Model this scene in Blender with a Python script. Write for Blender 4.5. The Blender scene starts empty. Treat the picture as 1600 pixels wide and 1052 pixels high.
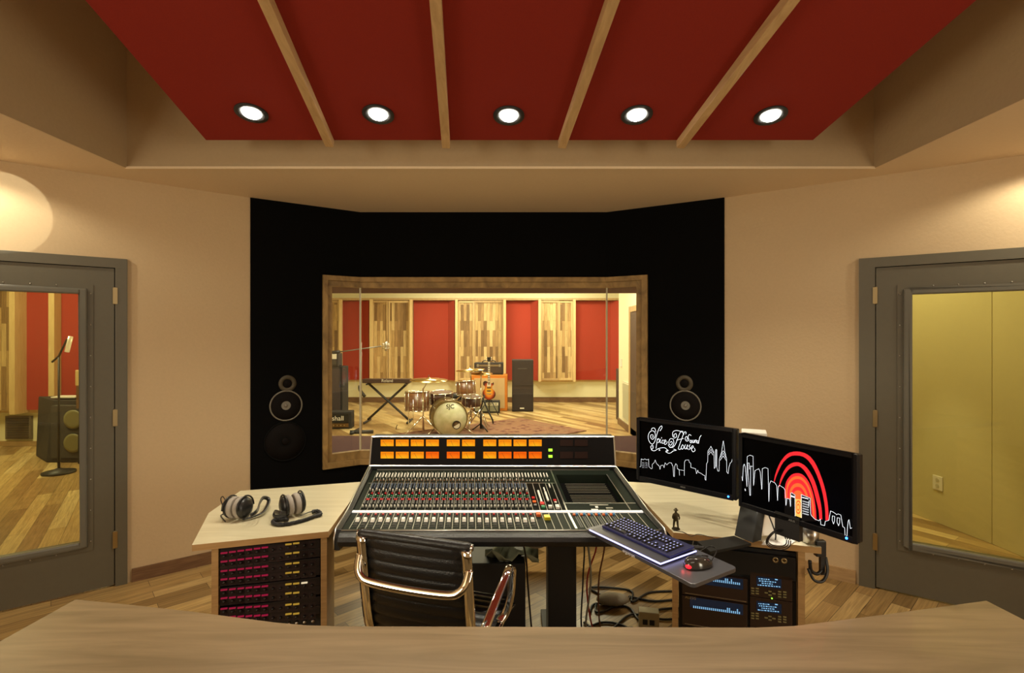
import bpy, bmesh, math, random
from mathutils import Vector, Matrix
random.seed(7)
S = bpy.context.scene
COL = S.collection
V = Vector
PI = math.pi

# ------------------------------------------------------------------ camera
cam = bpy.data.cameras.new('camera'); cam.lens = 18.0; cam.sensor_width = 36.0
cam.clip_start = 0.02; cam.clip_end = 100
camo = bpy.data.objects.new('camera', cam); COL.objects.link(camo)
camo.location = (0, 0, 1.6); camo.rotation_euler = (PI/2, 0, 0)
S.camera = camo
# ------------------------------------------------------------------ world, exposure, large lights
S.view_settings.view_transform = 'Standard'; S.view_settings.look = 'None'
S.view_settings.exposure = 0.0; S.view_settings.gamma = 1.0
w = bpy.data.worlds.new('world'); S.world = w; w.use_nodes = True
w.node_tree.nodes['Background'].inputs[0].default_value = (0.9, 0.8, 0.65, 1)
w.node_tree.nodes['Background'].inputs[1].default_value = 0.05
WARM = (1.0, 0.90, 0.68)
def light(kind, name, loc, energy, color=WARM, size=0.1, target=None, cone=None, blend=0.5, sy=None):
    l = bpy.data.lights.new(name, kind); l.energy = energy; l.color = color
    if kind == 'AREA':
        l.size = size
        if sy: l.shape = 'RECTANGLE'; l.size_y = sy
    else: l.shadow_soft_size = size
    if cone: l.spot_size = math.radians(cone); l.spot_blend = blend
    o = bpy.data.objects.new(name, l); COL.objects.link(o); o.location = loc
    if target is not None:
        o.rotation_euler = (V(target)-V(loc)).to_track_quat('-Z', 'Y').to_euler()
    return o
# control room: unseen fill lights added behind the camera and above the cloud
light('AREA', 'tray_fill', (-0.1, -0.9, 3.1), 22, WARM, 2.0, sy=1.4)  # added overhead fill hanging free, no fixture there
light('AREA', 'left_fill', (-3.4, -1.2, 1.6), 60, WARM, 0.9, target=(2.2, 1.3, 3.1), sy=1.7)  # added side fill for walls and soffit, no wall lamp there
light('AREA', 'right_fill', (3.25, -1.2, 1.6), 60, WARM, 0.9, target=(-2.3, 1.3, 3.1), sy=1.7)  # matching added fill on the other side, no wall lamp either
light('AREA', 'tray_bounce_fill', (-0.1, 0.9, 3.45), 26, WARM, 2.6, target=(-0.1, 0.9, 4.5), sy=2.2)  # added upward fill to lift the tray sides, no cove lamp there
# live room ceiling fixtures
for i, (x, y, e) in enumerate(((-1.6, 7.4, 150), (0.9, 7.6, 130), (-1.2, 10.6, 170), (1.0, 10.9, 170), (-6.3, 5.6, 210), (-5.4, 10.0, 100))):
    light('AREA', 'live_room_light', (x, y, 3.15), e*.57, (1.0, 0.93, 0.66), 1.0)
light('AREA', 'booth_light', (2.9, 4.4, 3.1), 36, (1.0, 0.90, 0.62), 0.6)

light('SPOT', 'booth_floor_beam', (2.75, 4.25, 3.0), 110, (1, .9, .6), .05, target=(3.4, 4.2, 0), cone=30, blend=.6)
# ------------------------------------------------------------------ pixel helpers
H = 1.6; F = 800.0; CY = 526.0
def pd(x, y, d): return V(((x-800)/F*d, d, H-(y-CY)/F*d))
def pz(x, y, z):
    d = (H-z)*F/(y-CY); return pd(x, y, d)
def hit(x, y, P, n):
    r = V(((x-800)/F, 1, -(y-CY)/F)); c = V((0, 0, H))
    t = (P-c).dot(n)/r.dot(n); return c+r*t
def lerp(a, b, t): return a+(b-a)*t

# ------------------------------------------------------------------ mesh builder
def frame(ax):
    ax = V(ax).normalized(); u = ax.orthogonal().normalized() if abs(ax.z) > .99 else ax.cross(V((0, 0, 1))).normalized()
    return ax, u, ax.cross(u).normalized()
class MB:
    def __init__(s): s.v = []; s.f = []; s.m = []; s.s = []
    def add(s, vs, fs, mi=0, sm=False):
        b = len(s.v); s.v += [V(q) for q in vs]
        for f in fs: s.f.append([b+i for i in f]); s.m.append(mi); s.s.append(sm)
        return s
    def hexa(s, p, mi=0):
        return s.add(p, [(0, 3, 2, 1), (4, 5, 6, 7), (0, 1, 5, 4), (1, 2, 6, 5), (2, 3, 7, 6), (3, 0, 4, 7)], mi)
    def box(s, lo, hi, mi=0):
        a, b = lo, hi
        return s.hexa([(a[0], a[1], a[2]), (b[0], a[1], a[2]), (b[0], b[1], a[2]), (a[0], b[1], a[2]),
                       (a[0], a[1], b[2]), (b[0], a[1], b[2]), (b[0], b[1], b[2]), (a[0], b[1], b[2])], mi)
    def obox(s, c, ax, ay, az, mi=0):
        c, ax, ay, az = V(c), V(ax), V(ay), V(az)
        return s.hexa([c-ax-ay-az, c+ax-ay-az, c+ax+ay-az, c-ax+ay-az, c-ax-ay+az, c+ax-ay+az, c+ax+ay+az, c-ax+ay+az], mi)
    def prism(s, pts, off, mi=0, mtop=None):
        n = len(pts); off = V(off); p = [V(q) for q in pts]
        s.add(p+[q+off for q in p], [tuple(range(n))[::-1]]+[(i, (i+1) % n, n+(i+1) % n, n+i) for i in range(n)], mi)
        s.f.append([len(s.v)-n+i for i in range(n)]); s.m.append(mi if mtop is None else mtop); s.s.append(False)
        return s
    def lathe(s, prof, o=(0, 0, 0), ax=(0, 0, 1), seg=24, mi=0, sm=True, sx=1.0):
        o = V(o); a, u, w_ = frame(ax); vs = []; fs = []
        for r, h in prof:
            for k in range(seg):
                t = 2*PI*k/seg; vs.append(o+a*h+(u*math.cos(t)*sx+w_*math.sin(t))*r)
        for i in range(len(prof)-1):
            for k in range(seg): fs.append((i*seg+k, i*seg+(k+1) % seg, (i+1)*seg+(k+1) % seg, (i+1)*seg+k))
        s.add(vs, fs, mi, sm); b = len(s.v)-len(vs)
        for i, fl in ((0, True), (len(prof)-1, False)):
            if prof[i][0] > 1e-6:
                idx = [b+i*seg+k for k in range(seg)]
                s.f.append(idx[::-1] if fl else idx); s.m.append(mi); s.s.append(False)
        return s
    def cyl(s, p0, p1, r0, r1=None, seg=12, mi=0):
        p0, p1 = V(p0), V(p1); r1 = r0 if r1 is None else r1
        return s.lathe([(r0, 0), (r1, (p1-p0).length)], p0, p1-p0, seg, mi)
    def tube(s, pts, r, seg=8, mi=0, smooth=0, flat=None):
        p = [V(q) for q in pts]
        if smooth: p = catmull(p, smooth)
        n = len(p); rr = r if isinstance(r, (list, tuple)) else [r]*n
        if len(rr) != n: rr = [rr[min(len(rr)-1, int(i/(n-1)*(len(rr)-1)+.5))] for i in range(n)]
        T = [(p[min(i+1, n-1)]-p[max(i-1, 0)]).normalized() for i in range(n)]
        u = T[0].orthogonal().normalized() if flat is None else V(flat)
        vs = []; fs = []
        for i in range(n):
            u = (u-T[i]*u.dot(T[i])); u = u.normalized() if u.length > 1e-6 else T[i].orthogonal().normalized()
            w_ = T[i].cross(u)
            k2 = 1.0 if flat is None else 0.4
            for k in range(seg):
                t = 2*PI*k/seg+PI/seg; vs.append(p[i]+(u*math.cos(t)+w_*math.sin(t)*k2)*rr[i])
        for i in range(n-1):
            for k in range(seg): fs.append((i*seg+k, i*seg+(k+1) % seg, (i+1)*seg+(k+1) % seg, (i+1)*seg+k))
        fs.append(tuple(range(seg))[::-1]); fs.append(tuple((n-1)*seg+k for k in range(seg)))
        return s.add(vs, fs, mi, seg > 4)
    def ball(s, c, r, seg=14, mi=0, rot=None):
        r = (r, r, r) if not isinstance(r, (list, tuple)) else r
        vs = []; fs = []; n = seg//2; R = rot or Matrix.Identity(3)
        for i in range(n+1):
            a = PI*i/n
            for k in range(seg):
                t = 2*PI*k/seg
                vs.append(V(c)+R@V((r[0]*math.sin(a)*math.cos(t), r[1]*math.sin(a)*math.sin(t), r[2]*math.cos(a))))
        for i in range(n):
            for k in range(seg): fs.append((i*seg+k, (i+1)*seg+k, (i+1)*seg+(k+1) % seg, i*seg+(k+1) % seg))
        return s.add(vs, fs, mi, True)
    def torus(s, c, ax, R, r, seg=28, ts=8, mi=0):
        a, u, w_ = frame(ax); c = V(c); vs = []; fs = []
        for k in range(seg):
            t = 2*PI*k/seg; d = u*math.cos(t)+w_*math.sin(t)
            for j in range(ts):
                q = 2*PI*j/ts; vs.append(c+d*(R+r*math.cos(q))+a*r*math.sin(q))
        for k in range(seg):
            for j in range(ts): fs.append((k*ts+j, ((k+1) % seg)*ts+j, ((k+1) % seg)*ts+(j+1) % ts, k*ts+(j+1) % ts))
        return s.add(vs, fs, mi, True)
    def xf(s, M):
        s.v = [M@q for q in s.v]; return s
    def mesh(s, name, mats):
        me = bpy.data.meshes.new(name); me.from_pydata([tuple(q) for q in s.v], [], s.f)
        for m in (mats if isinstance(mats, (list, tuple)) else [mats]): me.materials.append(m)
        me.polygons.foreach_set('material_index', s.m); me.polygons.foreach_set('use_smooth', s.s)
        bm = bmesh.new(); bm.from_mesh(me); bmesh.ops.remove_doubles(bm, verts=bm.verts, dist=1e-6)
        bmesh.ops.recalc_face_normals(bm, faces=bm.faces); bm.to_mesh(me); bm.free(); me.update()
        return me
    def build(s, name, mats, parent=None, bevel=0, world=False, sub=0):
        if world and parent is not None:
            s.xf(wm(parent).inverted())
        o = bpy.data.objects.new(name, s.mesh(name, mats)); COL.objects.link(o)
        if parent is not None: o.parent = parent
        if bevel:
            b = o.modifiers.new('bevel', 'BEVEL'); b.width = bevel; b.segments = 2; b.limit_method = 'ANGLE'
        if sub:
            b = o.modifiers.new('sub', 'SUBSURF'); b.levels = sub; b.render_levels = sub
        return o
def wm(o):
    M = o.matrix_basis.copy()
    return wm(o.parent) @ M if o.parent else M
def catmull(p, n):
    out = []
    for i in range(len(p)-1):
        a, b, c, d = p[max(i-1, 0)], p[i], p[i+1], p[min(i+2, len(p)-1)]
        for k in range(n):
            t = k/n
            out.append(0.5*((2*b)+(c-a)*t+(2*a-5*b+4*c-d)*t*t+(3*b-a-3*c+d)*t**3))
    return out+[p[-1]]
def thing(name, label, cat, loc=(0, 0, 0), rz=0, group=None):
    o = bpy.data.objects.new(name, None); COL.objects.link(o); o.empty_display_size = .05
    o.location = loc; o.rotation_euler = (0, 0, rz)
    o['label'] = label; o['category'] = cat
    if group: o['group'] = group
    return o
def tag(o, label, cat, group=None, kind=None):
    o['label'] = label; o['category'] = cat
    if group: o['group'] = group
    if kind: o['kind'] = kind
    return o
def struct(o): o['kind'] = 'structure'; return o
def sroot(name):
    o = bpy.data.objects.new(name, None); COL.objects.link(o); o.empty_display_size = .05; o['kind'] = 'structure'; return o
def dupc(src, parent, M=None):
    o = src.copy(); COL.objects.link(o); o.parent = parent
    if M is not None: o.matrix_basis = M
    return o
def text(s, size, origin, xdir, up, m, name, parent, depth=.0006, align='CENTER'):
    cu = bpy.data.curves.new('t', 'FONT'); cu.body = s; cu.size = size; cu.extrude = depth
    cu.align_x = align; cu.align_y = 'CENTER'
    to = bpy.data.objects.new('t', cu); COL.objects.link(to)
    dg = bpy.context.evaluated_depsgraph_get()
    me = bpy.data.meshes.new_from_object(to.evaluated_get(dg))
    bpy.data.objects.remove(to)
    x = V(xdir).normalized(); y = V(up).normalized(); z = x.cross(y)
    M = Matrix(((x.x, y.x, z.x, origin[0]), (x.y, y.y, z.y, origin[1]), (x.z, y.z, z.z, origin[2]), (0, 0, 0, 1)))
    if parent is not None: M = wm(parent).inverted() @ M
    me.transform(M); me.materials.clear(); me.materials.append(m)
    o = bpy.data.objects.new(name, me); COL.objects.link(o)
    if parent is not None: o.parent = parent
    return o

# ------------------------------------------------------------------ materials
MATS = {}
def nodes(name):
    m = bpy.data.materials.new(name); m.use_nodes = True; nt = m.node_tree
    return m, nt, nt.nodes['Principled BSDF']
def mat(name, c, rough=.6, metal=0, em=None, es=0, noise=0, nscale=40, bump=0, coat=0, spec=None):
    if name in MATS: return MATS[name]
    m, nt, b = nodes(name)
    b.inputs['Base Color'].default_value = (*c, 1); b.inputs['Roughness'].default_value = rough
    b.inputs['Metallic'].default_value = metal
    if coat: b.inputs['Coat Weight'].default_value = coat
    if spec is not None: b.inputs['Specular IOR Level'].default_value = spec
    if em: b.inputs['Emission Color'].default_value = (*em, 1); b.inputs['Emission Strength'].default_value = es
    if noise or bump:
        tc = nt.nodes.new('ShaderNodeTexCoord'); n = nt.nodes.new('ShaderNodeTexNoise')
        n.inputs['Scale'].default_value = nscale; n.inputs['Detail'].default_value = 5
        nt.links.new(tc.outputs['Object'], n.inputs['Vector'])
        if noise:
            mx = nt.nodes.new('ShaderNodeMix'); mx.data_type = 'RGBA'
            mx.inputs[6].default_value = (*[x*(1-noise) for x in c], 1); mx.inputs[7].default_value = (*[min(1, x*(1+noise)) for x in c], 1)
            nt.links.new(n.outputs['Fac'], mx.inputs[0]); nt.links.new(mx.outputs[2], b.inputs['Base Color'])
        if bump:
            bp = nt.nodes.new('ShaderNodeBump'); bp.inputs['Strength'].default_value = bump; bp.inputs['Distance'].default_value = .01
            nt.links.new(n.outputs['Fac'], bp.inputs['Height']); nt.links.new(bp.outputs['Normal'], b.inputs['Normal'])
    MATS[name] = m; return m
def ramp(nt, stops):
    r = nt.nodes.new('ShaderNodeValToRGB'); e = r.color_ramp.elements
    e[0].position, e[0].color = stops[0][0], (*stops[0][1], 1); e[1].position, e[1].color = stops[-1][0], (*stops[-1][1], 1)
    for p, c in stops[1:-1]:
        q = e.new(p); q.color = (*c, 1)
    return r
def grain(nt, vec, c1, c2, sc, dist=1.2, det=6):
    mp = nt.nodes.new('ShaderNodeMapping'); mp.inputs['Scale'].default_value = sc
    nt.links.new(vec, mp.inputs['Vector'])
    n = nt.nodes.new('ShaderNodeTexNoise'); n.inputs['Scale'].default_value = 1; n.inputs['Detail'].default_value = det
    n.inputs['Distortion'].default_value = dist
    nt.links.new(mp.outputs['Vector'], n.inputs['Vector'])
    r = ramp(nt, [(.3, c1), (.7, c2)]); nt.links.new(n.outputs['Fac'], r.inputs[0])
    return r, n
def wood(name, c1, c2, sc=(3, 40, 40), rough=.45, bump=.15, coat=0):
    if name in MATS: return MATS[name]
    m, nt, b = nodes(name); tc = nt.nodes.new('ShaderNodeTexCoord')
    r, n = grain(nt, tc.outputs['Object'], c1, c2, sc)
    nt.links.new(r.outputs[0], b.inputs['Base Color']); b.inputs['Roughness'].default_value = rough
    b.inputs['Coat Weight'].default_value = coat
    bp = nt.nodes.new('ShaderNodeBump'); bp.inputs['Strength'].default_value = bump; bp.inputs['Distance'].default_value = .003
    nt.links.new(n.outputs['Fac'], bp.inputs['Height']); nt.links.new(bp.outputs['Normal'], b.inputs['Normal'])
    MATS[name] = m; return m
def planks(name, stops, rot, bw, rh, rough=.35, seamd=.35, coat=0.15, gs=(3, 60, 3)):
    """rot: euler turning object coords so planks run along texture X in the XY plane"""
    m, nt, b = nodes(name); tc = nt.nodes.new('ShaderNodeTexCoord')
    mp = nt.nodes.new('ShaderNodeMapping'); mp.inputs['Rotation'].default_value = rot
    if name.startswith('reclaimed'):
        oi = nt.nodes.new('ShaderNodeObjectInfo'); va = nt.nodes.new('ShaderNodeVectorMath'); va.operation = 'MULTIPLY_ADD'; va.inputs[1].default_value = (3.7, 0, 5.3)
        nt.links.new(oi.outputs['Location'], va.inputs[0]); nt.links.new(tc.outputs['Object'], va.inputs[2]); nt.links.new(va.outputs[0], mp.inputs['Vector'])
    else: nt.links.new(tc.outputs['Object'], mp.inputs['Vector'])
    br = nt.nodes.new('ShaderNodeTexBrick'); br.offset = .37; br.squash = 1
    br.inputs['Scale'].default_value = 1; br.inputs['Brick Width'].default_value = bw; br.inputs['Row Height'].default_value = rh
    br.inputs['Mortar Size'].default_value = .0015; br.inputs['Mortar Smooth'].default_value = .3; br.inputs['Bias'].default_value = 0
    br.inputs['Color1'].default_value = (0, 0, 0, 1); br.inputs['Color2'].default_value = (1, 1, 1, 1); br.inputs['Mortar'].default_value = (.5, .5, .5, 1)
    nt.links.new(mp.outputs['Vector'], br.inputs['Vector'])
    r = ramp(nt, stops); nt.links.new(br.outputs['Color'], r.inputs[0])
    g, n = grain(nt, mp.outputs['Vector'], (.62, .58, .52), (1.12, 1.1, 1.05), gs)
    mx = nt.nodes.new('ShaderNodeMix'); mx.data_type = 'RGBA'; mx.blend_type = 'MULTIPLY'; mx.inputs[0].default_value = 1
    nt.links.new(r.outputs[0], mx.inputs[6]); nt.links.new(g.outputs[0], mx.inputs[7])
    m2 = nt.nodes.new('ShaderNodeMix'); m2.data_type = 'RGBA'; m2.blend_type = 'MIX'
    m2.inputs[7].default_value = (.08*seamd, .05*seamd, .02*seamd, 1)
    nt.links.new(br.outputs['Fac'], m2.inputs[0]); nt.links.new(mx.outputs[2], m2.inputs[6])
    nt.links.new(m2.outputs[2], b.inputs['Base Color']); b.inputs['Roughness'].default_value = rough
    b.inputs['Coat Weight'].default_value = coat; b.inputs['Coat Roughness'].default_value = .2
    MATS[name] = m; return m
def glass(name, tint=(1, 1, 1), refl=.06):
    m = bpy.data.materials.new(name); m.use_nodes = True; nt = m.node_tree; nt.nodes.clear()
    o = nt.nodes.new('ShaderNodeOutputMaterial'); t = nt.nodes.new('ShaderNodeBsdfTransparent'); g = nt.nodes.new('ShaderNodeBsdfGlossy')
    t.inputs[0].default_value = (*tint, 1); g.inputs['Roughness'].default_value = .01; g.inputs[0].default_value = (1, 1, 1, 1)
    mx = nt.nodes.new('ShaderNodeMixShader'); mx.inputs[0].default_value = refl
    nt.links.new(t.outputs[0], mx.inputs[1]); nt.links.new(g.outputs[0], mx.inputs[2]); nt.links.new(mx.outputs[0], o.inputs[0])
    return m
def emit(name, c, s): return mat(name, (0, 0, 0), .5, 0, c, s)

PAINT = mat('tan paint', (.60, .45, .27), .75, noise=.05, nscale=60, bump=.12)
SOFFIT = mat('soffit paint with bounce light', (.80, .63, .42), .8, noise=.04, nscale=50, bump=.1)  # tan lightened to make up for weak bounce light from below
TRAY_SHADED = mat('tray paint with shade', (.46, .34, .20), .8, noise=.04, nscale=50, bump=.1)  # wall tan darkened, the tray's shade is put into the colour
CREAM = mat('cream paint', (.82, .78, .52), .8, noise=.03)
BOOTHP = mat('booth paint', (.66, .60, .33), .8, noise=.03)
BLACKF = mat('black fabric', (.0025, .0025, .0025), .95, spec=.1)
REDF = mat('red fabric', (.28, .030, .020), .95, noise=.18, nscale=300, spec=.1)
REDP = mat('red panel fabric', (.38, .048, .028), .95, noise=.12, nscale=250, spec=.1)
MAROON = mat('maroon lining', (.10, .03, .035), .9, noise=.15)
GREYD = mat('grey door paint', (.125, .112, .080), .42, noise=.06, nscale=30)
GREYM = mat('grey moulding paint', (.15, .145, .12), .28)
BRASS = mat('aged brass', (.45, .36, .2), .35, 1)
CHROME = mat('chrome', (.86, .84, .8), .06, 1)
STEEL = mat('brushed steel', (.6, .58, .54), .3, 1)
ALU = mat('aluminium', (.75, .74, .7), .35, 1)
BLK = mat('black plastic', (.012, .012, .013), .35)
BLKM = mat('black metal', (.02, .02, .021), .5)
BLKT = mat('black tolex', (.022, .02, .02), .7, bump=.3, nscale=300)
GRILL = mat('grille cloth', (.06, .055, .05), .9, noise=.3, nscale=400)
LEATH = mat('black leather', (.012, .012, .013), .32, bump=.2, nscale=200)
CONS = mat('console green black', (.012, .017, .012), .5, spec=.10)
CONSD = mat('console dark', (.005, .006, .005), .55, spec=.08)
WHITE = mat('white plastic', (.85, .83, .76), .35)
REDK = mat('red plastic', (.6, .03, .03), .35)
GRNK = mat('green plastic', (.03, .25, .10), .35)
BLUK = mat('blue plastic', (.12, .35, .7), .35)
DBLUK = mat('slate knob plastic', (.10, .13, .18), .4)
YELK = mat('yellow plastic', (.75, .65, .03), .35)
GRYK = mat('grey knob plastic', (.25, .25, .24), .4)
OAK = wood('pale maple desk top', (.60, .54, .36), (.70, .64, .45), (2, 25, 25), .28, .03, .3)
OAKE = wood('maple edge', (.42, .25, .10), (.55, .34, .15), (4, 4, 60))
FGD = wood('warm desk veneer', (.19, .130, .062), (.31, .215, .115), (1.6, 16, 16), .4, .03, .15)
BEAMW = wood('pine beam', (.52, .33, .15), (.66, .45, .22), (30, 2, 30))
REDO = wood('weathered window wood', (.20, .12, .04), (.46, .29, .10), (9, 9, 6), .6, .3)
LIGHTW = wood('pale trim wood', (.62, .44, .20), (.75, .56, .28), (30, 30, 3))
BASEW = wood('brown baseboard wood', (.12, .06, .03), (.22, .12, .06), (5, 5, 40))
BASEL = wood('light baseboard wood', (.38, .24, .11), (.5, .33, .16), (5, 5, 40))
FLOOR = planks('hickory plank floor', [(0, (.20, .12, .04)), (.25, (.32, .20, .075)), (.5, (.52, .35, .14)), (.8, (.40, .25, .095)), (1, (.62, .45, .20))], (0, 0, math.radians(-42)), .75, .095)
FLOOR2 = planks('live room plank floor', [(0, (.28, .17, .07)), (.3, (.45, .30, .13)), (.6, (.62, .45, .20)), (1, (.74, .58, .30))], (0, 0, math.radians(55)), 1.3, .12)
WPANEL = planks('reclaimed wood boards', [(0, (.20, .11, .04)), (.3, (.42, .26, .11)), (.6, (.60, .41, .18)), (1, (.74, .56, .28))], (PI/2, 0, PI/2), .62, .07, .6, gs=(3, 50, 50), coat=0)
GLASSW = glass('window glass', (.97, .97, .94), .035)
GLASSD = glass('door glass', (.80, .78, .62), .05)

# ================================================================== ROOM SHELL
ZS = 2.62
L0, L1, R1, R0 = V((-1.924, 3.764, 0)), V((-1.247, 4.21, 0)), V((.779, 4.21, 0)), V((1.562, 3.764, 0))
dL = V((-.795, -.606, 0)).normalized(); nL = V((-.606, .795, 0)).normalized()
dR = V((.829, -.559, 0)).normalized(); nR = V((.559, .829, 0)).normalized()
def seg(mb, P, d, n, s0, s1, t0, t1, z0, z1, mi=0):
    a, b = P+d*s0, P+d*s1
    q = [a+n*t0, b+n*t0, b+n*t1, a+n*t1]
    mb.hexa([V((p.x, p.y, z0)) for p in q]+[V((p.x, p.y, z1)) for p in q], mi)
SL, SR = 2.3, 2.25
EL, ER = L0+dL*SL, R0+dR*SR
m = MB(); m.prism([(EL.x, EL.y, 0), (L0.x, L0.y, 0), (L1.x, L1.y, 0), (R1.x, R1.y, 0), (R0.x, R0.y, 0), (ER.x, ER.y, 0), (ER.x, -3.0, 0), (EL.x, -3.0, 0)], (0, 0, -.1))
struct(m.build('floor', FLOOR))
m = MB(); m.prism([(x, y, -.102) for x, y in ((-11, 2), (EL.x-.001, 2), (EL.x-.001, EL.y), (L0.x, L0.y), (L1.x, L1.y), (R1.x, R1.y), (R0.x, R0.y), (ER.x+.001, ER.y), (ER.x+.001, 2), (5, 2), (5, 13), (-11, 13))], (0, 0, .1))
struct(m.build('floor', FLOOR2))
WT = 3.4
def wall_with_door(name, P, d, n, s_end, o0, o1, oz):
    m = MB(); seg(m, P, d, n, -.01, o0, 0, .14, 0, WT); seg(m, P, d, n, o1, s_end, 0, .14, 0, WT); seg(m, P, d, n, o0, o1, 0, .14, oz, WT)
    struct(m.build(name, PAINT))
wall_with_door('wall_left', L0, dL, nL, SL, .765, 1.72, 2.045)
wall_with_door('wall_right', R0, dR, nR, SR, .885, 1.84, 2.045)
struct(MB().box((EL.x-.14, -3, 0), (EL.x, EL.y+.05, WT)).build('wall_left', PAINT))
struct(MB().box((ER.x, -3, 0), (ER.x+.14, ER.y+.05, WT)).build('wall_right', PAINT))
struct(MB().box((EL.x-.14, -3.14, 0), (ER.x+.14, -3, WT)).build('wall_back', PAINT))

# front wall with the V-shaped window
def onL(px): # point of left black facet under a pixel column
    r = (px-800)/F; e = L1-L0; s = (r*L0.y-L0.x)/(e.x-r*e.y); return L0+e*s
def onR(px):
    r = (px-800)/F; e = R0-R1; s = (r*R1.y-R1.x)/(e.x-r*e.y); return R1+e*s
Wl, Wr = onL(511), onR(1004)
YB = 4.86
Wlb, Wrb = V((Wl.x/Wl.y*YB-.05, YB, 0)), V((Wr.x/Wr.y*YB+.05, YB, 0))
ZB, ZT = .60, 2.045
def zz(p, z): return V((p.x, p.y, z))
m = MB()
m.prism([zz(Wl, 0), zz(L1, 0), zz(R1, 0), zz(Wr, 0), zz(Wrb, 0), zz(Wlb, 0)], (0, 0, ZB))
m.prism([zz(Wl, ZT), zz(L1, ZT), zz(R1, ZT), zz(Wr, ZT), zz(Wrb, ZT), zz(Wlb, ZT)], (0, 0, WT-ZT))
m.prism([zz(L0, 0), zz(Wl, 0), zz(Wlb, 0), (-2.0, YB, 0)], (0, 0, WT))
m.prism([zz(Wr, 0), zz(R0, 0), (1.65, YB, 0), zz(Wrb, 0)], (0, 0, WT))
struct(m.build('wall_front', CREAM))
nl = V((.55, -.835, 0)); nr = V((-.495, -.869, 0)); nb = V((.3, -1.0, 0)); nc = V((-.26, -1.0, 0))
def strip(mb, A, B, ta, tb, z0, z1, mi=0):
    """profile band following the folded wall between plan points A (left) and B (right)"""
    pts = [(A, nl), (L1, nb), (R1, nc), (B, nr)]
    for (p, a), (q, b) in zip(pts, pts[1:]):
        mb.hexa([zz(p+a*tb, z0), zz(q+b*tb, z0), zz(q+b*ta, z0), zz(p+a*ta, z0), zz(p+a*tb, z1), zz(q+b*tb, z1), zz(q+b*ta, z1), zz(p+a*ta, z1)], mi)
m = MB()
strip(m, L0, R0, 0, .012, 0, .57); strip(m, L0, R0, 0, .012, 2.07, ZS)
e = (L1-L0).normalized(); seg(m, L0, e, -nl, 0, (onL(507)-L0).length, -.012, 0, .57, 2.07)
e = (R0-R1).normalized(); s0 = (onR(1009)-R1).length; seg(m, R1, e, -nr, s0, (R0-R1).length, -.012, 0, .57, 2.07)
struct(m.build('wall_front', BLACKF))
# maroon lining of head, sill, jambs
m = MB()
m.prism([zz(Wl+nl*-.03, ZT-.035), zz(L1-nb*.03, ZT-.035), zz(R1-nc*.03, ZT-.035), zz(Wr-nr*.03, ZT-.035), zz(Wrb, ZT-.035), zz(Wlb, ZT-.035)], (0, 0, .033))
m.prism([zz(Wl-nl*.03, ZB+.002), zz(L1-nb*.03, ZB+.002), zz(R1-nc*.03, ZB+.002), zz(Wr-nr*.03, ZB+.002), zz(Wrb, ZB+.002), zz(Wlb, ZB+.002)], (0, 0, .055))
struct(m.build('trim_1', MAROON))
win = sroot('window_1')
m = MB()
A, B = onL(503), onR(1013); A2, B2 = onL(511), onR(1004); A3, B3 = onL(518), onR(995)
strip(m, A, B, .01, .035, 2.045, 2.085); strip(m, A, B, .01, .035, .553, .60)
strip(m, A2, B2, -.03, .018, 2.0, 2.045); strip(m, A2, B2, -.03, .018, .60, .665)
for (a, b, n, t0, t1) in ((A, A2, nl, .01, .035), (A2, A3, nl, -.03, .018), (B2, B, nr, .01, .035), (B3, B2, nr, -.03, .018)):
    m.hexa([zz(a+n*t1, .58), zz(b+n*t1, .58), zz(b+n*t0, .58), zz(a+n*t0, .58), zz(a+n*t1, 2.06), zz(b+n*t1, 2.06), zz(b+n*t0, 2.06), zz(a+n*t0, 2.06)])
m.build('window_frame', REDO, win, bevel=.002)
for (a, n1, b, n2) in ((A3, nl, L1, nb), (L1, nb, R1, nc), (R1, nc, B3, nr)):
    g = MB(); a2, b2 = a+n1*.0, b+n2*.0
    g.hexa([zz(a2, .655), zz(b2, .655), zz(b2-n2*.008, .655), zz(a2-n1*.008, .655), zz(a2, 2.01), zz(b2, 2.01), zz(b2-n2*.008, 2.01), zz(a2-n1*.008, 2.01)])
    g.build('glass_pane', GLASSW, win)
for p, n in ((L1, nb), (R1, nc)):
    g = MB(); g.box((p.x-.006, p.y-.008, .66), (p.x+.006, p.y+.012, 2.0)); g.build('glass_joint', mat('pale glass edge', (.55, .50, .35), .15, coat=.4), win)

# ------------------------------------------------------------------ ceiling: soffit ring, raised tray
TX0, TX1, TY = -2.34, 2.20, 3.11
m = MB()
outer_front = [(EL.x-.1, EL.y), (L0.x, L0.y+.1), (L1.x, L1.y+.1), (R1.x, R1.y+.1), (R0.x, R0.y+.1), (ER.x+.1, ER.y)]
m.prism([(x, y, ZS) for x, y in outer_front]+[(ER.x+.1, TY, ZS), (TX1, TY, ZS), (TX0, TY, ZS), (EL.x-.1, TY, ZS)], (0, 0, .08)) if False else None
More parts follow.
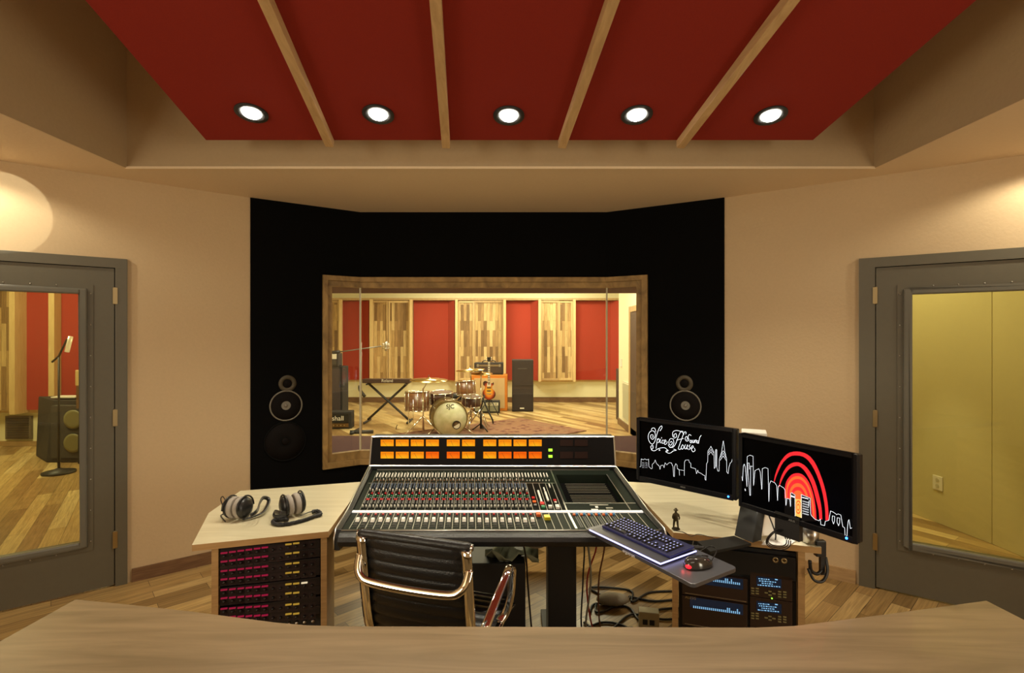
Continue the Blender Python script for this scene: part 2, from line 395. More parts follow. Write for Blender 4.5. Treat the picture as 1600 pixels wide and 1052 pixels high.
# front part as convex pieces
m.prism([(TX0, TY, ZS), (TX1, TY, ZS), (R0.x+.3, R0.y+.3, ZS), (R1.x, R1.y+.1, ZS), (L1.x, L1.y+.1, ZS), (L0.x-.3, L0.y+.3, ZS)], (0, 0, .08))
m.prism([(EL.x-.1, -3, ZS), (TX0, -3, ZS), (TX0, TY, ZS), (L0.x-.3, L0.y+.3, ZS), (EL.x-.1, EL.y+.1, ZS)], (0, 0, .08))
m.prism([(TX1, -3, ZS), (ER.x+.1, -3, ZS), (ER.x+.1, ER.y+.1, ZS), (R0.x+.3, R0.y+.3, ZS), (TX1, TY, ZS)], (0, 0, .08))
m.prism([(TX0, -3, ZS), (TX1, -3, ZS), (TX1, -2.4, ZS), (TX0, -2.4, ZS)], (0, 0, .08))
struct(m.build('ceiling', SOFFIT))
m = MB(); ZC = 3.75
m.box((TX0-.02, TY-.004, ZS+.002), (TX1+.02, TY+.02, ZC)); m.box((TX0-.02, -2.42, ZS+.004), (TX1+.02, -2.4, ZC))
m.box((TX0-.02, -2.4, ZS+.002), (TX0+.004, TY, ZC)); m.box((TX1-.004, -2.4, ZS+.002), (TX1+.02, TY, ZC)); m.box((TX0-.02, -2.42, ZC), (TX1+.02, TY+.02, ZC+.05))
struct(m.build('ceiling', TRAY_SHADED))
m = MB(); m.box((TX0, TY-.012, ZS-.004), (TX1, TY+.01, ZS+.010)); struct(m.build('trim_2', SOFFIT))

# baseboards
m = MB(); seg(m, L0, dL, nL, 0, .70, -.015, 0, 0, .085); struct(m.build('baseboard_left', BASEW))
m = MB(); seg(m, R0, dR, nR, 0, .80, -.015, 0, 0, .085); struct(m.build('baseboard_right', BASEL))

# ------------------------------------------------------------------ doors
def door(name, P, d, n, cs, s0, s1, g0, g1, gz0, gz1, hinge_z):
    r = sroot(name)
    m = MB(); zt = 2.035
    seg(m, P, d, n, cs, s0, -.02, .14, 0, zt+.004); seg(m, P, d, n, s1, s1+.065, -.02, .14, 0, zt+.004); seg(m, P, d, n, cs, s1+.065, -.02, .14, zt+.004, 2.10)
    m.build('door_casing', GREYD, r, bevel=.002)
    m = MB(); seg(m, P, d, n, s0-.002, s0+.03, .041, .07, 0, zt+.003); seg(m, P, d, n, s1-.03, s1+.002, .041, .07, 0, zt+.003); seg(m, P, d, n, s0+.03, s1-.03, .041, .07, zt-.03, zt+.003)
    m.build('door_stop', mat('dark door stop', (.02, .02, .016), .6), r)
    m = MB(); a, b = s0+.005, s1-.004; t0, t1 = -.008, .04
    seg(m, P, d, n, a, g0, t0, t1, .01, zt); seg(m, P, d, n, g1, b, t0, t1, .01, zt); seg(m, P, d, n, g0, g1, t0, t1, .01, gz0); seg(m, P, d, n, g0, g1, t0, t1, gz1, zt)
    m.build('door_leaf', GREYD, r)
    m = MB(); wd = .03
    for (u0, u1, z0, z1) in ((g0-wd, g0+.006, gz0-wd, gz1+wd), (g1-.006, g1+wd, gz0-wd, gz1+wd), (g0+.006, g1-.006, gz1-.006, gz1+wd), (g0+.006, g1-.006, gz0-wd, gz0+.006)):
        seg(m, P, d, n, u0, u1, t0-.022, t0, z0, z1)
    m.build('glazing_bead', GREYM, r, bevel=.009)
    m = MB(); wf = .058
    for (u0, u1, z0, z1) in ((g0-wf, g0-wd, gz0-wf, gz1+wf), (g1+wd, g1+wf, gz0-wf, gz1+wf), (g0-wd, g1+wd, gz1+wd, gz1+wf), (g0-wd, g1+wd, gz0-wf, gz0-wd)):
        seg(m, P, d, n, u0, u1, t0-.005, t0, z0, z1)
    m.build('bead_flange', GREYD, r)
    m = MB(); seg(m, P, d, n, g0-.002, g1+.002, .01, .018, gz0-.002, gz1+.002); m.build('glass_pane', GLASSD, r)
    first = None; spots = []
    for k in range(9): spots.append((g0-.046, gz0+(gz1-gz0)*k/8)); spots.append((g1+.046, gz0+(gz1-gz0)*k/8))
    for k in range(1, 5): spots.append((g0+(g1-g0)*k/5, gz1+.046)); spots.append((g0+(g1-g0)*k/5, gz0-.046))
    for (u, z) in spots:
        q = P+d*u+n*(t0-.005); q.z = z
        if first is None:
            first = MB().ball((0, 0, 0), .0045, 8).build('screw', STEEL, r); o = first
        else: o = dupc(first, r)
        o.location = q
    for z in hinge_z:
        m = MB(); q = P+d*(s0+.001)+n*(-.014); m.cyl((q.x, q.y, z-.055), (q.x, q.y, z+.055), .009, seg=10)
        seg(m, P, d, n, s0-.012, s0+.012, -.024, -.018, z-.052, z+.052)
        m.build('hinge', BRASS, r)
    return r
door('door_1', L0, dL, nL, .722, .785, 1.70, .952, 1.53, .318, 1.868, (1.86, 1.08, .30))
door('door_2', R0, dR, nR, .818, .903, 1.82, 1.074, 1.65, .330, 1.862, (1.86, 1.08, .30))

# ------------------------------------------------------------------ live room shell
LY = 12.5
struct(MB().box((-4.6, LY, 0), (3.4, LY+.1, WT)).build('wall_far', CREAM))
struct(MB().box((-11, 7.5, 0), (-4.6, 7.6, WT)).build('wall_far', CREAM))
struct(MB().box((-4.7, 7.6, 0), (-4.6, LY, WT)).build('wall_left', CREAM))
struct(MB().box((-11.1, 2.0, 0), (-11, 7.6, WT)).build('wall_left', CREAM))
struct(MB().box((-11, 1.9, 0), (EL.x-.14, 2.0, WT)).build('wall_back', CREAM))
struct(MB().box((1.96, 4.87, 0), (2.06, 9.4, WT)).build('wall_right', CREAM))
struct(MB().box((2.06, 9.3, 0), (3.4, 9.4, WT)).build('wall_right', CREAM))
struct(MB().box((3.3, 9.4, 0), (3.4, LY, WT)).build('wall_right', CREAM))
struct(MB().box((-11, 1.9, WT), (3.4, LY, WT+.05)).build('ceiling', mat('live ceiling paint', (.6, .58, .45), .9)) if False else MB().prism([(-11.1, 1.9, 3.3), (EL.x-.14, 1.9, 3.3), (EL.x-.14, EL.y+.1, 3.3), (L0.x-.1, 4.3, 3.3), (5, 4.3, 3.3), (5, LY+.1, 3.3), (-11.1, LY+.1, 3.3)], (0, 0, .05)).build('ceiling', CREAM))
struct(MB().box((R0.x-.1, 2.0, 3.3), (5, 4.3, 3.35)).build('ceiling', CREAM)) if False else None
m = MB(); m.box((-4.6, LY-.02, 0), (3.3, LY, .12)); struct(m.build('baseboard_far', BASEW))
m = MB(); m.box((1.94, 4.87, 0), (1.96, 9.42, .11)); struct(m.build('baseboard_right', BASEW))
m = MB(); m.box((-11, 7.48, 0), (-4.6, 7.5, .07)); struct(m.build('baseboard_far', BASEL))
# chair rail behind panels
m = MB(); m.box((-4.6, LY-.03, .50), (3.3, LY, .545)); struct(m.build('trim_3', LIGHTW))
# booth seen through the right door
m = MB(); q0, q1, q2 = V((3.62, 4.75, 0)), V((3.70, 3.95, 0)), V((3.74, 2.2, 0))
m.hexa([q0, q1, q1+V((.1, 0, 0)), q0+V((.1, 0, 0))]+[p+V((0, 0, WT)) for p in (q0, q1, q1+V((.1, 0, 0)), q0+V((.1, 0, 0)))])
m.hexa([q1+V((.004, 0, 0)), q2, q2+V((.1, 0, 0)), q1+V((.1, 0, 0))]+[p+V((0, 0, WT)) for p in (q1+V((.004, 0, 0)), q2, q2+V((.1, 0, 0)), q1+V((.1, 0, 0)))])
m.box((2.06, 4.87, 0), (3.8, 4.97, WT))
struct(m.build('wall_right', BOOTHP))
struct(MB().box((ER.x+.14, 2.1, 0), (3.84, 2.2, WT)).build('wall_back', BOOTHP))
struct(MB().prism([(ER.x+.12, 2.0, 3.3), (3.9, 2.0, 3.3), (3.9, 4.3, 3.3), (R1.x, 4.3, 3.3), (R0.x+.05, R0.y+.1, 3.3), (ER.x+.12, ER.y+.1, 3.3)], (0, 0, .05)).build('ceiling', CREAM))
# booth outlet
P0 = hit(1466, 755, V((3.645, 4.5, 0)), V((-1, -.1, 0)))
t = thing('wall_outlet', 'cream double wall outlet low on booth wall behind right glass door', 'outlet', P0)
dv = V((.0995, -.995, 0)); nn = V((-.995, -.0995, 0))
MB().obox(nn*.004, dv*.045, nn*.004, (0, 0, .06)).build('cover_plate', WHITE, t, bevel=.002)
for k in (-1, 1):
    MB().lathe([(.017, 0), (.017, .003)], nn*.008+V((0, 0, k*.025)), nn, 14).build('socket', mat('ivory plastic', (.6, .57, .42), .4), t)
P0 = V((1.96, 0, 0)); P0 = hit(971, 567, V((1.96, 9, 0)), V((1, 0, 0)))
t = tag(MB().box((-.012, -.05, -.07), (-.001, .05, .07)).build('light_switch', WHITE), 'white light switch plate on the live room right wall', 'switch'); t.location = P0

# ================================================================== CLOUD, BEAMS, DOWNLIGHTS
zf = H+307*2.85/F
CF0, CF1 = V((-478/F*2.85, 2.85, zf)), V((470/F*2.85, 2.85, zf))
vb = V((.094, -1, .2))
LEN = 3.9
nrm = (CF1-CF0).cross(vb).normalized()
if nrm.z > 0: nrm = -nrm
t = thing('ceiling_cloud', 'large red fabric ceiling cloud hanging in the tan ceiling tray', 'acoustic panel', (CF0+CF1)/2)
m = MB(); m.hexa([CF0, CF1, CF1+vb*LEN, CF0+vb*LEN, CF0-nrm*.05, CF1-nrm*.05, CF1+vb*LEN-nrm*.05, CF0+vb*LEN-nrm*.05])
m.build('fabric_panel', REDF, t, world=True)
for u in (.2, .8):
    for s_ in (.5, 3.0):
        p = lerp(CF0, CF1, u)+vb*s_-nrm*.05; MB().cyl(p, (p.x, p.y, ZC), .006, seg=6).build('hanger_rod', STEEL, t, world=True)
PC = CF0; beams = [((515, 230), (411, 0)), ((697, 232), (680, 0)), ((878, 232), (960, 0)), ((1063, 232), (1242, 0))]
blab = ['leftmost of the four pine beams under the red ceiling cloud', 'second from left of the four pine beams under the red ceiling cloud',
        'second from right of the four pine beams under the red ceiling cloud', 'rightmost of the four pine beams under the red ceiling cloud']
Pb = CF0+nrm*.045
for (a, b), lab in zip(beams, blab):
    p = hit(a[0], a[1], Pb, nrm); q = hit(b[0], b[1], Pb, nrm); d = (q-p).normalized(); q = p+d*3.9
    sd = d.cross(nrm).normalized()*.022
    m = MB(); m.hexa([p-sd, p+sd, q+sd, q-sd, p-sd-nrm*.045, p+sd-nrm*.045, q+sd-nrm*.045, q-sd-nrm*.045])
    o = m.build('ceiling_beam', BEAMW, bevel=.002); tag(o, lab, 'beam', 'pine beams under the cloud')
llab = ['glowing downlight in the red cloud, leftmost of the five', 'glowing downlight in the red cloud, second from left', 'glowing downlight in the red cloud, middle of the five',
        'glowing downlight in the red cloud, second from right', 'glowing downlight in the red cloud, rightmost of the five']
BULB = emit('lamp glow', (1.0, .93, .78), 60)
for (x, y), lab in zip(((393, 176), (591, 178), (795, 180), (995, 179), (1204, 180)), llab):
    p = hit(x, y, CF0, nrm)
    t = thing('downlight', lab, 'ceiling light', p, 0, 'downlights in the red cloud')
    t.rotation_euler = nrm.to_track_quat('Z', 'Y').to_euler()
    MB().lathe([(.046, .001), (.080, .001), (.080, .007), (.046, .007), (.046, .001)], seg=28).build('trim_ring', BLKM, t)
    MB().lathe([(.0, .004), (.046, .004), (.040, .012), (.0, .018)], seg=24).build('bulb', BULB, t)
    light('SPOT', 'downlight_beam', p+nrm*.03, 46, WARM, .03, target=(p.x*1.0, p.y-.1, 0), cone=105, blend=.6)
# recessed downlights of the low soffit by the doors
for (loc, lab, cone) in (((-2.95, 2.60, ZS), 'recessed downlight in the low soffit over the left door', 115), ((2.86, 2.53, ZS), 'recessed downlight in the low soffit over the right door', 115)):
    t = thing('recessed_downlight', lab, 'ceiling light', loc)
    MB().lathe([(.035, -.004), (.06, -.004), (.06, 0), (.035, 0), (.035, -.004)], seg=24).build('trim_ring', WHITE, t)
    MB().lathe([(0, -.003), (.034, -.003), (.034, -.001), (0, -.001)], seg=20).build('bulb', emit('soffit lamp glow', (1, .85, .6), 25), t)
    light('SPOT', 'soffit_beam', (loc[0], loc[1], loc[2]-.02), 22, WARM, .03, target=(loc[0], loc[1]+.05, 0), cone=150, blend=.35)

light('SPOT', 'soffit_eyeball_beam', (-2.55, 2.35, ZS-.03), 14, (1, .95, .75), .004, target=(-2.975, 2.97, 2.335), cone=33, blend=.06)
# ================================================================== IN-WALL SPEAKERS
RINGM = mat('speaker ring dim metal', (.08, .065, .04), .6, .3); RINGL = mat('speaker ring light metal', (.20, .185, .15), .6, .3)
CONE = mat('speaker cone', (.007, .0055, .005), .8, spec=.1); DUST = mat('dust cap', (.18, .16, .13), .5)
def wallspk(P, n, xs, lab):
    n = -n if n.y > 0 else n
    P = P+n*.0125
    c1, c2, c3 = hit(xs[0], 599.5, P, n), hit(xs[1], 634, P, n), hit(xs[2], 690, P, n)
    t = thing('wall_speaker', lab, 'speaker', c2)
    def drv(name, c, r, ring, flat=False, dust=DUST, cap=.011):
        rr = r-.010
        m = MB(); m.lathe([(rr, .001), (r, .001), (r, .007), (rr, .007), (rr, .001)], c, n, 36); o = m.build(name+'_ring', ring, t, world=True)
        m = MB(); m.lathe([(0, .0005), (.25*r, .0005), (.35*r, .002), (rr, .006), (rr, .0002), (0, .0002)], c, n, 32); m.build(name+'_cone', CONE, t, world=True)
        if cap: m = MB(); m.lathe([(cap, .0006), (cap*.8, .007), (0, .010)], c, n, 16); m.build(name+'_cap', dust, t, world=True)
    m = MB(); m.lathe([(.034, .001), (.063, .001), (.063, .006), (.034, .009), (.034, .001)], c1, n, 32); m.build('tweeter_ring', RINGM, t, world=True)
    m = MB(); m.lathe([(0, .0005), (.033, .0005), (.030, .005), (0, .009)], c1, n, 20); m.build('tweeter_dome', CONE, t, world=True)
    drv('midrange', c2, .117, RINGL, cap=.014)
    drv('woofer', c3, .15, mat('woofer ring', (.004, .004, .004), .8, spec=.1), dust=CONE, cap=.03)
    return t
wallspk(L0, nl.normalized(), (449, 447, 446), 'round speaker drivers set in the black wall left of the window')
wallspk(R0, nr.normalized(), (1069.5, 1071, 1071), 'round speaker drivers set in the black wall right of the window')

# ================================================================== FOREGROUND DESK
Z = .76; T_ = .035
edge = [(-1.66+.0, 1.05, 0)]
pts = [pz(118, 936, Z)]
for x, y in ((200, 944), (300, 955), (380, 965.5), (430, 972), (480, 976.5), (540, 978), (1180, 980), (1240, 977.5), (1300, 970), (1380, 960), (1460, 949), (1541, 938)): pts.append(pz(x, y, Z))
rf, lf = pts[-1], pts[0]
poly = [V((lf.x-.10, .25, Z))]+pts+[V((rf.x+.12, .25, Z))]
t = thing('producer_desk', 'wide curved brown veneer desk filling the bottom foreground', 'desk', (0, .8, 0))
m = MB(); m.prism([p-V((0, 0, T_)) for p in poly], (0, 0, T_)); m.build('desk_top', FGD, t, world=True, bevel=.004)
MB().box((-1.18, 1.28, 0), (1.23, 1.305, Z-T_)).build('floor_shade_panel', FGD, t, world=True)  # unseen panel added to shade the floor under the console
for x in (-1.2, 1.25):
    MB().box((x-.02, .35, 0), (x+.02, 1.31, Z-T_)).build('side_panel', FGD, t, world=True)

# ================================================================== CONSOLE WINGS (side desks)
ZD = .75
def wing(name, lab, pl, cat='desk'):
    t = thing(name, lab, cat, (sum(p[0] for p in pl)/len(pl), sum(p[1] for p in pl)/len(pl), 0))
    m = MB(); m.prism([V((p[0], p[1], ZD-.026)) for p in pl], (0, 0, .026), 1, 0); m.build('desk_top', [OAK, OAKE], t, world=True)
    return t
wl = wing('side_desk', 'pale maple side desk left of the console with two headphones', [(-1.304, 2.086), (-.80, 2.232), (-.862, 3.0), (-1.496, 2.82), (-1.46, 2.464)])
wr = wing('side_desk', 'pale maple side desk right of the console under the monitors', [(1.245, 2.06), (1.40, 2.46), (1.43, 2.82), (.665, 3.0), (.70, 2.22)])
def leg_panel(par, a, b, z1=ZD-.027):
    a, b = V((*a, 0)), V((*b, 0)); d = (b-a).normalized(); n = V((-d.y, d.x, 0))*.012
    m = MB(); m.hexa([a-n, b-n, b+n, a+n]+[p+V((0, 0, z1)) for p in (a-n, b-n, b+n, a+n)]); m.build('leg_panel', OAKE, par, world=True)
leg_panel(wl, (-1.42, 2.76), (-1.25, 2.80)); leg_panel(wr, (1.36, 2.74), (1.15, 2.80))

# ------------------------------------------------------------------ racks under the side desks
def rack(lab, A, B, depth, name='equipment_rack'):
    A, B = V((*A, 0)), V((*B, 0)); d = (B-A).normalized(); n = V((-d.y, d.x, 0))
    if n.y < 0: n = -n
    t = thing(name, lab, 'rack', (A+B)/2)
    W = (B-A).length; ztop = ZD-.03
    for s0, s1 in ((-.001, .024), (W-.024, W+.001)):
        m = MB(); seg(m, A, d, n, s0, s1, 0, depth, 0, ztop); m.build('side_panel', OAKE, t, world=True)
    m = MB(); seg(m, A, d, n, .025, W-.025, .02, depth, 0, .06); m.build('plinth', OAKE, t, world=True)
    return t, A, B, d, n, W, ztop
t, A, B, d, n, W, zt = rack('wooden rack of red and yellow lit modules under left side desk', (-1.252, 2.135), (-.815, 2.25), .40)
P = A+n*.012
FACE = mat('module face', (.012, .008, .009), .45); FACE2 = mat('module face edge', (.03, .018, .02), .4)
ledR = emit('red lamp', (.85, .015, .10), .32); ledY = emit('yellow lamp', (.9, .52, .06), .42); ledW = emit('white lamp', (1, .8, .5), .8)
m = MB(); seg(m, A, d, n, .026, W-.026, .03, .36, .065, zt-.02); m.build('rack_chassis', BLKM, t, world=True)
colx = [351, 364, 377, 389.7, 402.4, 414.5, 427, 439, 451.3, 463.3, 476, 488]
pr = None; rows = [851, 865, 881, 895, 911.5, 925, 942, 956]  # lamp rows at column 6 (y px, scaled from crop)
rows = [740+q/4.209 for q in (482, 541, 606, 664, 736, 794, 866, 926)]
def col_y(x, r): # rows slope with perspective
    base = rows[r]; return base+(414.5-x)*(.135-.012*r)
for r in range(8):
    za = hit(414, rows[r]-4, P, n).z; zb = hit(414, rows[r]+9.5, P, n).z
    u = MB(); seg(u, A, d, n, .028, W-.028, .006, .03, zb, za)
    un = u.build('rack_unit', FACE, t, world=True, bevel=.001)
    for ci, x in enumerate(colx):
        c = hit(x, col_y(x, r)+5.2, P, n)
        k = MB(); k.obox(c+n*-.003, d*.0148, n*.003, (0, 0, .0155)); k.lathe([(.006, 0), (.005, .008), (0, .009)], c-n*.006, -n, 10, 1)
        k.build('module', [FACE2, BLK], un, world=True)
        ml = ledR if ci < 6 else ledY if ci in (8, 9) else ledW if (ci == 10 and r == 4) else None
        if ml:
            c = hit(x, col_y(x, r), P, n)
            k = MB(); k.obox(c-n*.009, d*.0125, n*.003, (0, 0, .0026)); k.build('lamp_button', ml, un, world=True)
# knob row near the bottom of the rack
m = MB()
for i, x in enumerate((452, 464, 476, 489)):
    c = hit(x, 974-i*1.5, P, n); m.lathe([(.008, 0), (.006, .012), (0, .013)], c, -n, 12)
m.build('jack_plug', STEEL, t, world=True)

t, A, B, d, n, W, zt = rack('wooden rack with black panel and blue lit recorder displays under right side desk', (.705, 2.25), (1.195, 2.09), .42)
P = A+n*.006
m = MB(); seg(m, A, d, n, .026, W-.026, .03, .38, .065, zt-.02); m.build('rack_chassis', BLKM, t, world=True)
def facebox(px0, px1, py0, py1, t0, t1):
    a, b = hit(px0, (py0+py1)/2, P, n), hit(px1, (py0+py1)/2, P, n)
    c = hit((px0+px1)/2, py0, P, n); e = hit((px0+px1)/2, py1, P, n)
    m = MB(); A_ = V((a.x, a.y, 0)); dd = V((b.x-a.x, b.y-a.y, 0)); W_ = dd.length
    seg(m, A_, dd.normalized(), n, 0, W_, t0, t1, e.z, c.z); return m
UNITF = mat('recorder face', (.035, .018, .012), .4, noise=.2, nscale=120)
bl = facebox(1062, 1243, 862, 897, 0, .02).build('blank_panel', BLK, t, world=True, bevel=.001)
for x in (1211.5, 1225):
    c = hit(x, 875+(x-1211)*.1, P, n)
    MB().lathe([(.006, 0), (.0115, 0), (.0115, .004), (.006, .004), (.006, 0)], c, -n, 18).build('jack_socket', BRASS, bl, world=True)
LCD = mat('lcd glass', (.01, .015, .03), .2, 0, (.01, .04, .10), .15); LCDB = emit('lcd blue', (.30, .62, .95), .9)
PALE = mat('pale olive button', (.30, .27, .12), .5)
for k, (y0, y1) in enumerate(((899, 936), (938, 985), (987, 1030))):
    u = facebox(1066, 1168, y0, y1, 0, .02).build('recorder_unit', UNITF, t, world=True, bevel=.001)
    facebox(1070, 1166, y1-3, y1-2.2, -.002, 0).build('trim_strip', STEEL, u, world=True)
    facebox(1078, 1161, y0+1, y0+17, -.0015, 0).build('display', LCD, u, world=True)
    if k: text('ALESIS', .016, hit(1079, y0-3.5, P-n*.001, n), d, (0, 0, 1), mat('dull gold lettering', (.3, .22, .08), .5), 'maker_lettering', u)
    m = MB(); rnd = random.Random(k)
    for i in range(24):
        x = 1084+i*3.1; yb = y0+8.5+i*.42 if k else y0+2+i*.42
        for j in range(2 if rnd.random() < .9 else 4):
            c = hit(x, yb-j*1.9+3, P-n*.002, n); m.obox(c, d*.0022, n*.0006, (0, 0, .0017))
    m.build('level_bars', LCDB, u, world=True)
    v = facebox(1172, 1238, y0-1, y1, 0, .02).build('remote_unit', UNITF, t, world=True, bevel=.001)
    facebox(1182, 1221, y0+4, y0+19, -.0015, 0).build('display', LCD, v, world=True)
    m = MB()
    for j, (a, b) in enumerate(((1185, 1201), (1186, 1212), (1190, 1207), (1184, 1217))):
        yy = y0+5.5+j*3.3
        x = a
        while x < b:
            wd = rnd.choice((1.5, 2.5, 3.5)); c = hit(x+wd/2, yy+(x-1184)*.09, P-n*.002, n); m.obox(c, d*(wd*.0011), n*.0006, (0, 0, .0017)); x += wd+1.2
    c = hit(1213, y0+7, P-n*.002, n); m.obox(c, d*.005, n*.0006, (0, 0, .002))
    m.build('display_text', LCDB, v, world=True)
    fb = None
    for (bx, by) in [(1176, 0), (1183, 0), (1176, 4), (1183, 4), (1176, 8), (1183, 8), (1218, 3), (1226, 3), (1218, 7), (1226, 7), (1218, 11), (1226, 11), (1197, 6), (1203, 3.5), (1203, 9), (1209, 6.5)]:
        c = hit(bx, y0+20+by+(bx-1176)*.06, P, n)
        MB().obox(c-n*.002, d*.006, n*.002, (0, 0, .0022)).build('button', PALE, v, world=True)
    c = hit(1206, y1-1, P, n); MB().ball(c-n*.002, .003, 8).build('led', emit('green led', (.3, 1, .05), 3), v, world=True)

# ================================================================== MIXING CONSOLE
BL, BR, FL, FR = V((-.841, 3.03, .81)), V((.612, 3.03, .81)), V((-.778, 2.285, .735)), V((.672, 2.285, .735))
def cs(u, v, h=0):
    p = lerp(lerp(BL, BR, u), lerp(FL, FR, u), v)
    p.z = .81-.068*min(v, .713)/.713-.007*max(0, v-.713)/.287+h; return p
def vy(y):
    a, b = 0., 1.05
    for _ in range(40):
        mdd = (a+b)/2; p = cs(.5, mdd)
        if CY+(H-p.z)/p.y*F < y: a = mdd
        else: b = mdd
    return (a+b)/2
def ux(x, v):
    a, b = cs(0, v), cs(1, v); return (((x-800)/F*a.y)-a.x)/(b.x-a.x)
con = thing('mixing_console', 'large dark green-black mixing console with orange lit meter bridge', 'mixing console', (-.09, 2.65, 0))
m = MB()
def slab(mb, u0, u1, v0, v1, h0, h1, mi=0):
    q = [cs(u0, v0, h0), cs(u1, v0, h0), cs(u1, v1, h0), cs(u0, v1, h0)]; r = [cs(u0, v0, h1), cs(u1, v0, h1), cs(u1, v1, h1), cs(u0, v1, h1)]
    mb.hexa(q+r, mi)
vS = .713
uM = .737
slab(m, .012, uM, -.01, vS, -.07, 0); slab(m, .012, .988, vS, 1, -.07, 0)
vr0, vr1 = vy(742), vy(787)
slab(m, uM, .988, -.01, vr0, -.07, 0); slab(m, uM, .988, vr1, vS, -.07, 0); slab(m, .955, .988, vr0, vr1, -.05, 0); slab(m, uM, uM+.012, vr0, vr1, -.05, 0)
m.build('control_surface', CONS, con, world=True)
m = MB(); slab(m, uM+.001, .986, vr0, vr1, -.075, -.05); m.build('patchbay_floor', BLACKF, con, world=True)
# lower pan and armrest
m = MB(); m.hexa([V((-.80, 3.02, .66)), V((.60, 3.02, .66)), V((.655, 2.30, .655)), V((-.765, 2.30, .655)), cs(.012, -.01, -.071), cs(.988, -.01, -.071), cs(.988, 1, -.071), cs(.012, 1, -.071)])
m.build('lower_pan', BLKM, con, world=True)
m = MB(); a, b = cs(.012, 1.0), cs(.988, 1.0)
prof = [(0, 0), (-.030, -.002), (-.052, -.012), (-.060, -.030), (-.052, -.052), (-.02, -.062), (0, -.062)]
m.prism([a+V((0, y, z)) for y, z in prof], b-a); m.build('armrest', LEATH, con, world=True, bevel=.002)
m = MB(); p, q = cs(.012, vy(825.6)), cs(.988, vy(825.6)); m.tube([cs(.012, 1.0, .0015)+V((0, -.006, 0)), cs(.988, 1.0, .0015)+V((0, -.006, 0))], .0035, 6); m.build('trim_strip', ALU, con, world=True)
m = MB(); slab(m, .002, .998, vS-.010, vS+.012, 0, .006); m.build('scribble_strip', mat('white strip with added glow', (.9, .9, .86), .3, 0, (1, .97, .9), .55), con, world=True)  # added emission puts brightness into the strip, no lamp inside
for u0, u1 in ((-.006, .012), (.988, 1.006)):
    m = MB()
    pr = [(-.03, .012), (vS, .010), (1.0, .006), (1.035, -.02), (1.045, -.075), (.9, -.10), (-.03, -.16)]
    pa = [cs(u0, v, h) for v, h in pr]; pb = [cs(u1, v, h) for v, h in pr]
    N = len(pr); m.add(pa+pb, [tuple(range(N)), tuple(range(N, 2*N))[::-1]]+[(i, (i+1) % N, N+(i+1) % N, N+i) for i in range(N)])
    ck = m.build('side_cheek', BLK, con, world=True, bevel=.002)
    uo = u0 if u0 < 0 else u1
    m = MB(); m.tube([cs(uo, -.02, .013), cs(uo, vS, .011), cs(uo, 1.0, .007), cs(uo, 1.035, -.018), cs(uo, 1.045, -.07)], .004, 6); m.build('edge_trim', ALU, ck, world=True)
m = MB(); slab(m, .03, .975, -.003, .004, 0, .004); m.build('trim_strip', ALU, con, world=True)
vd = vy(755.5)
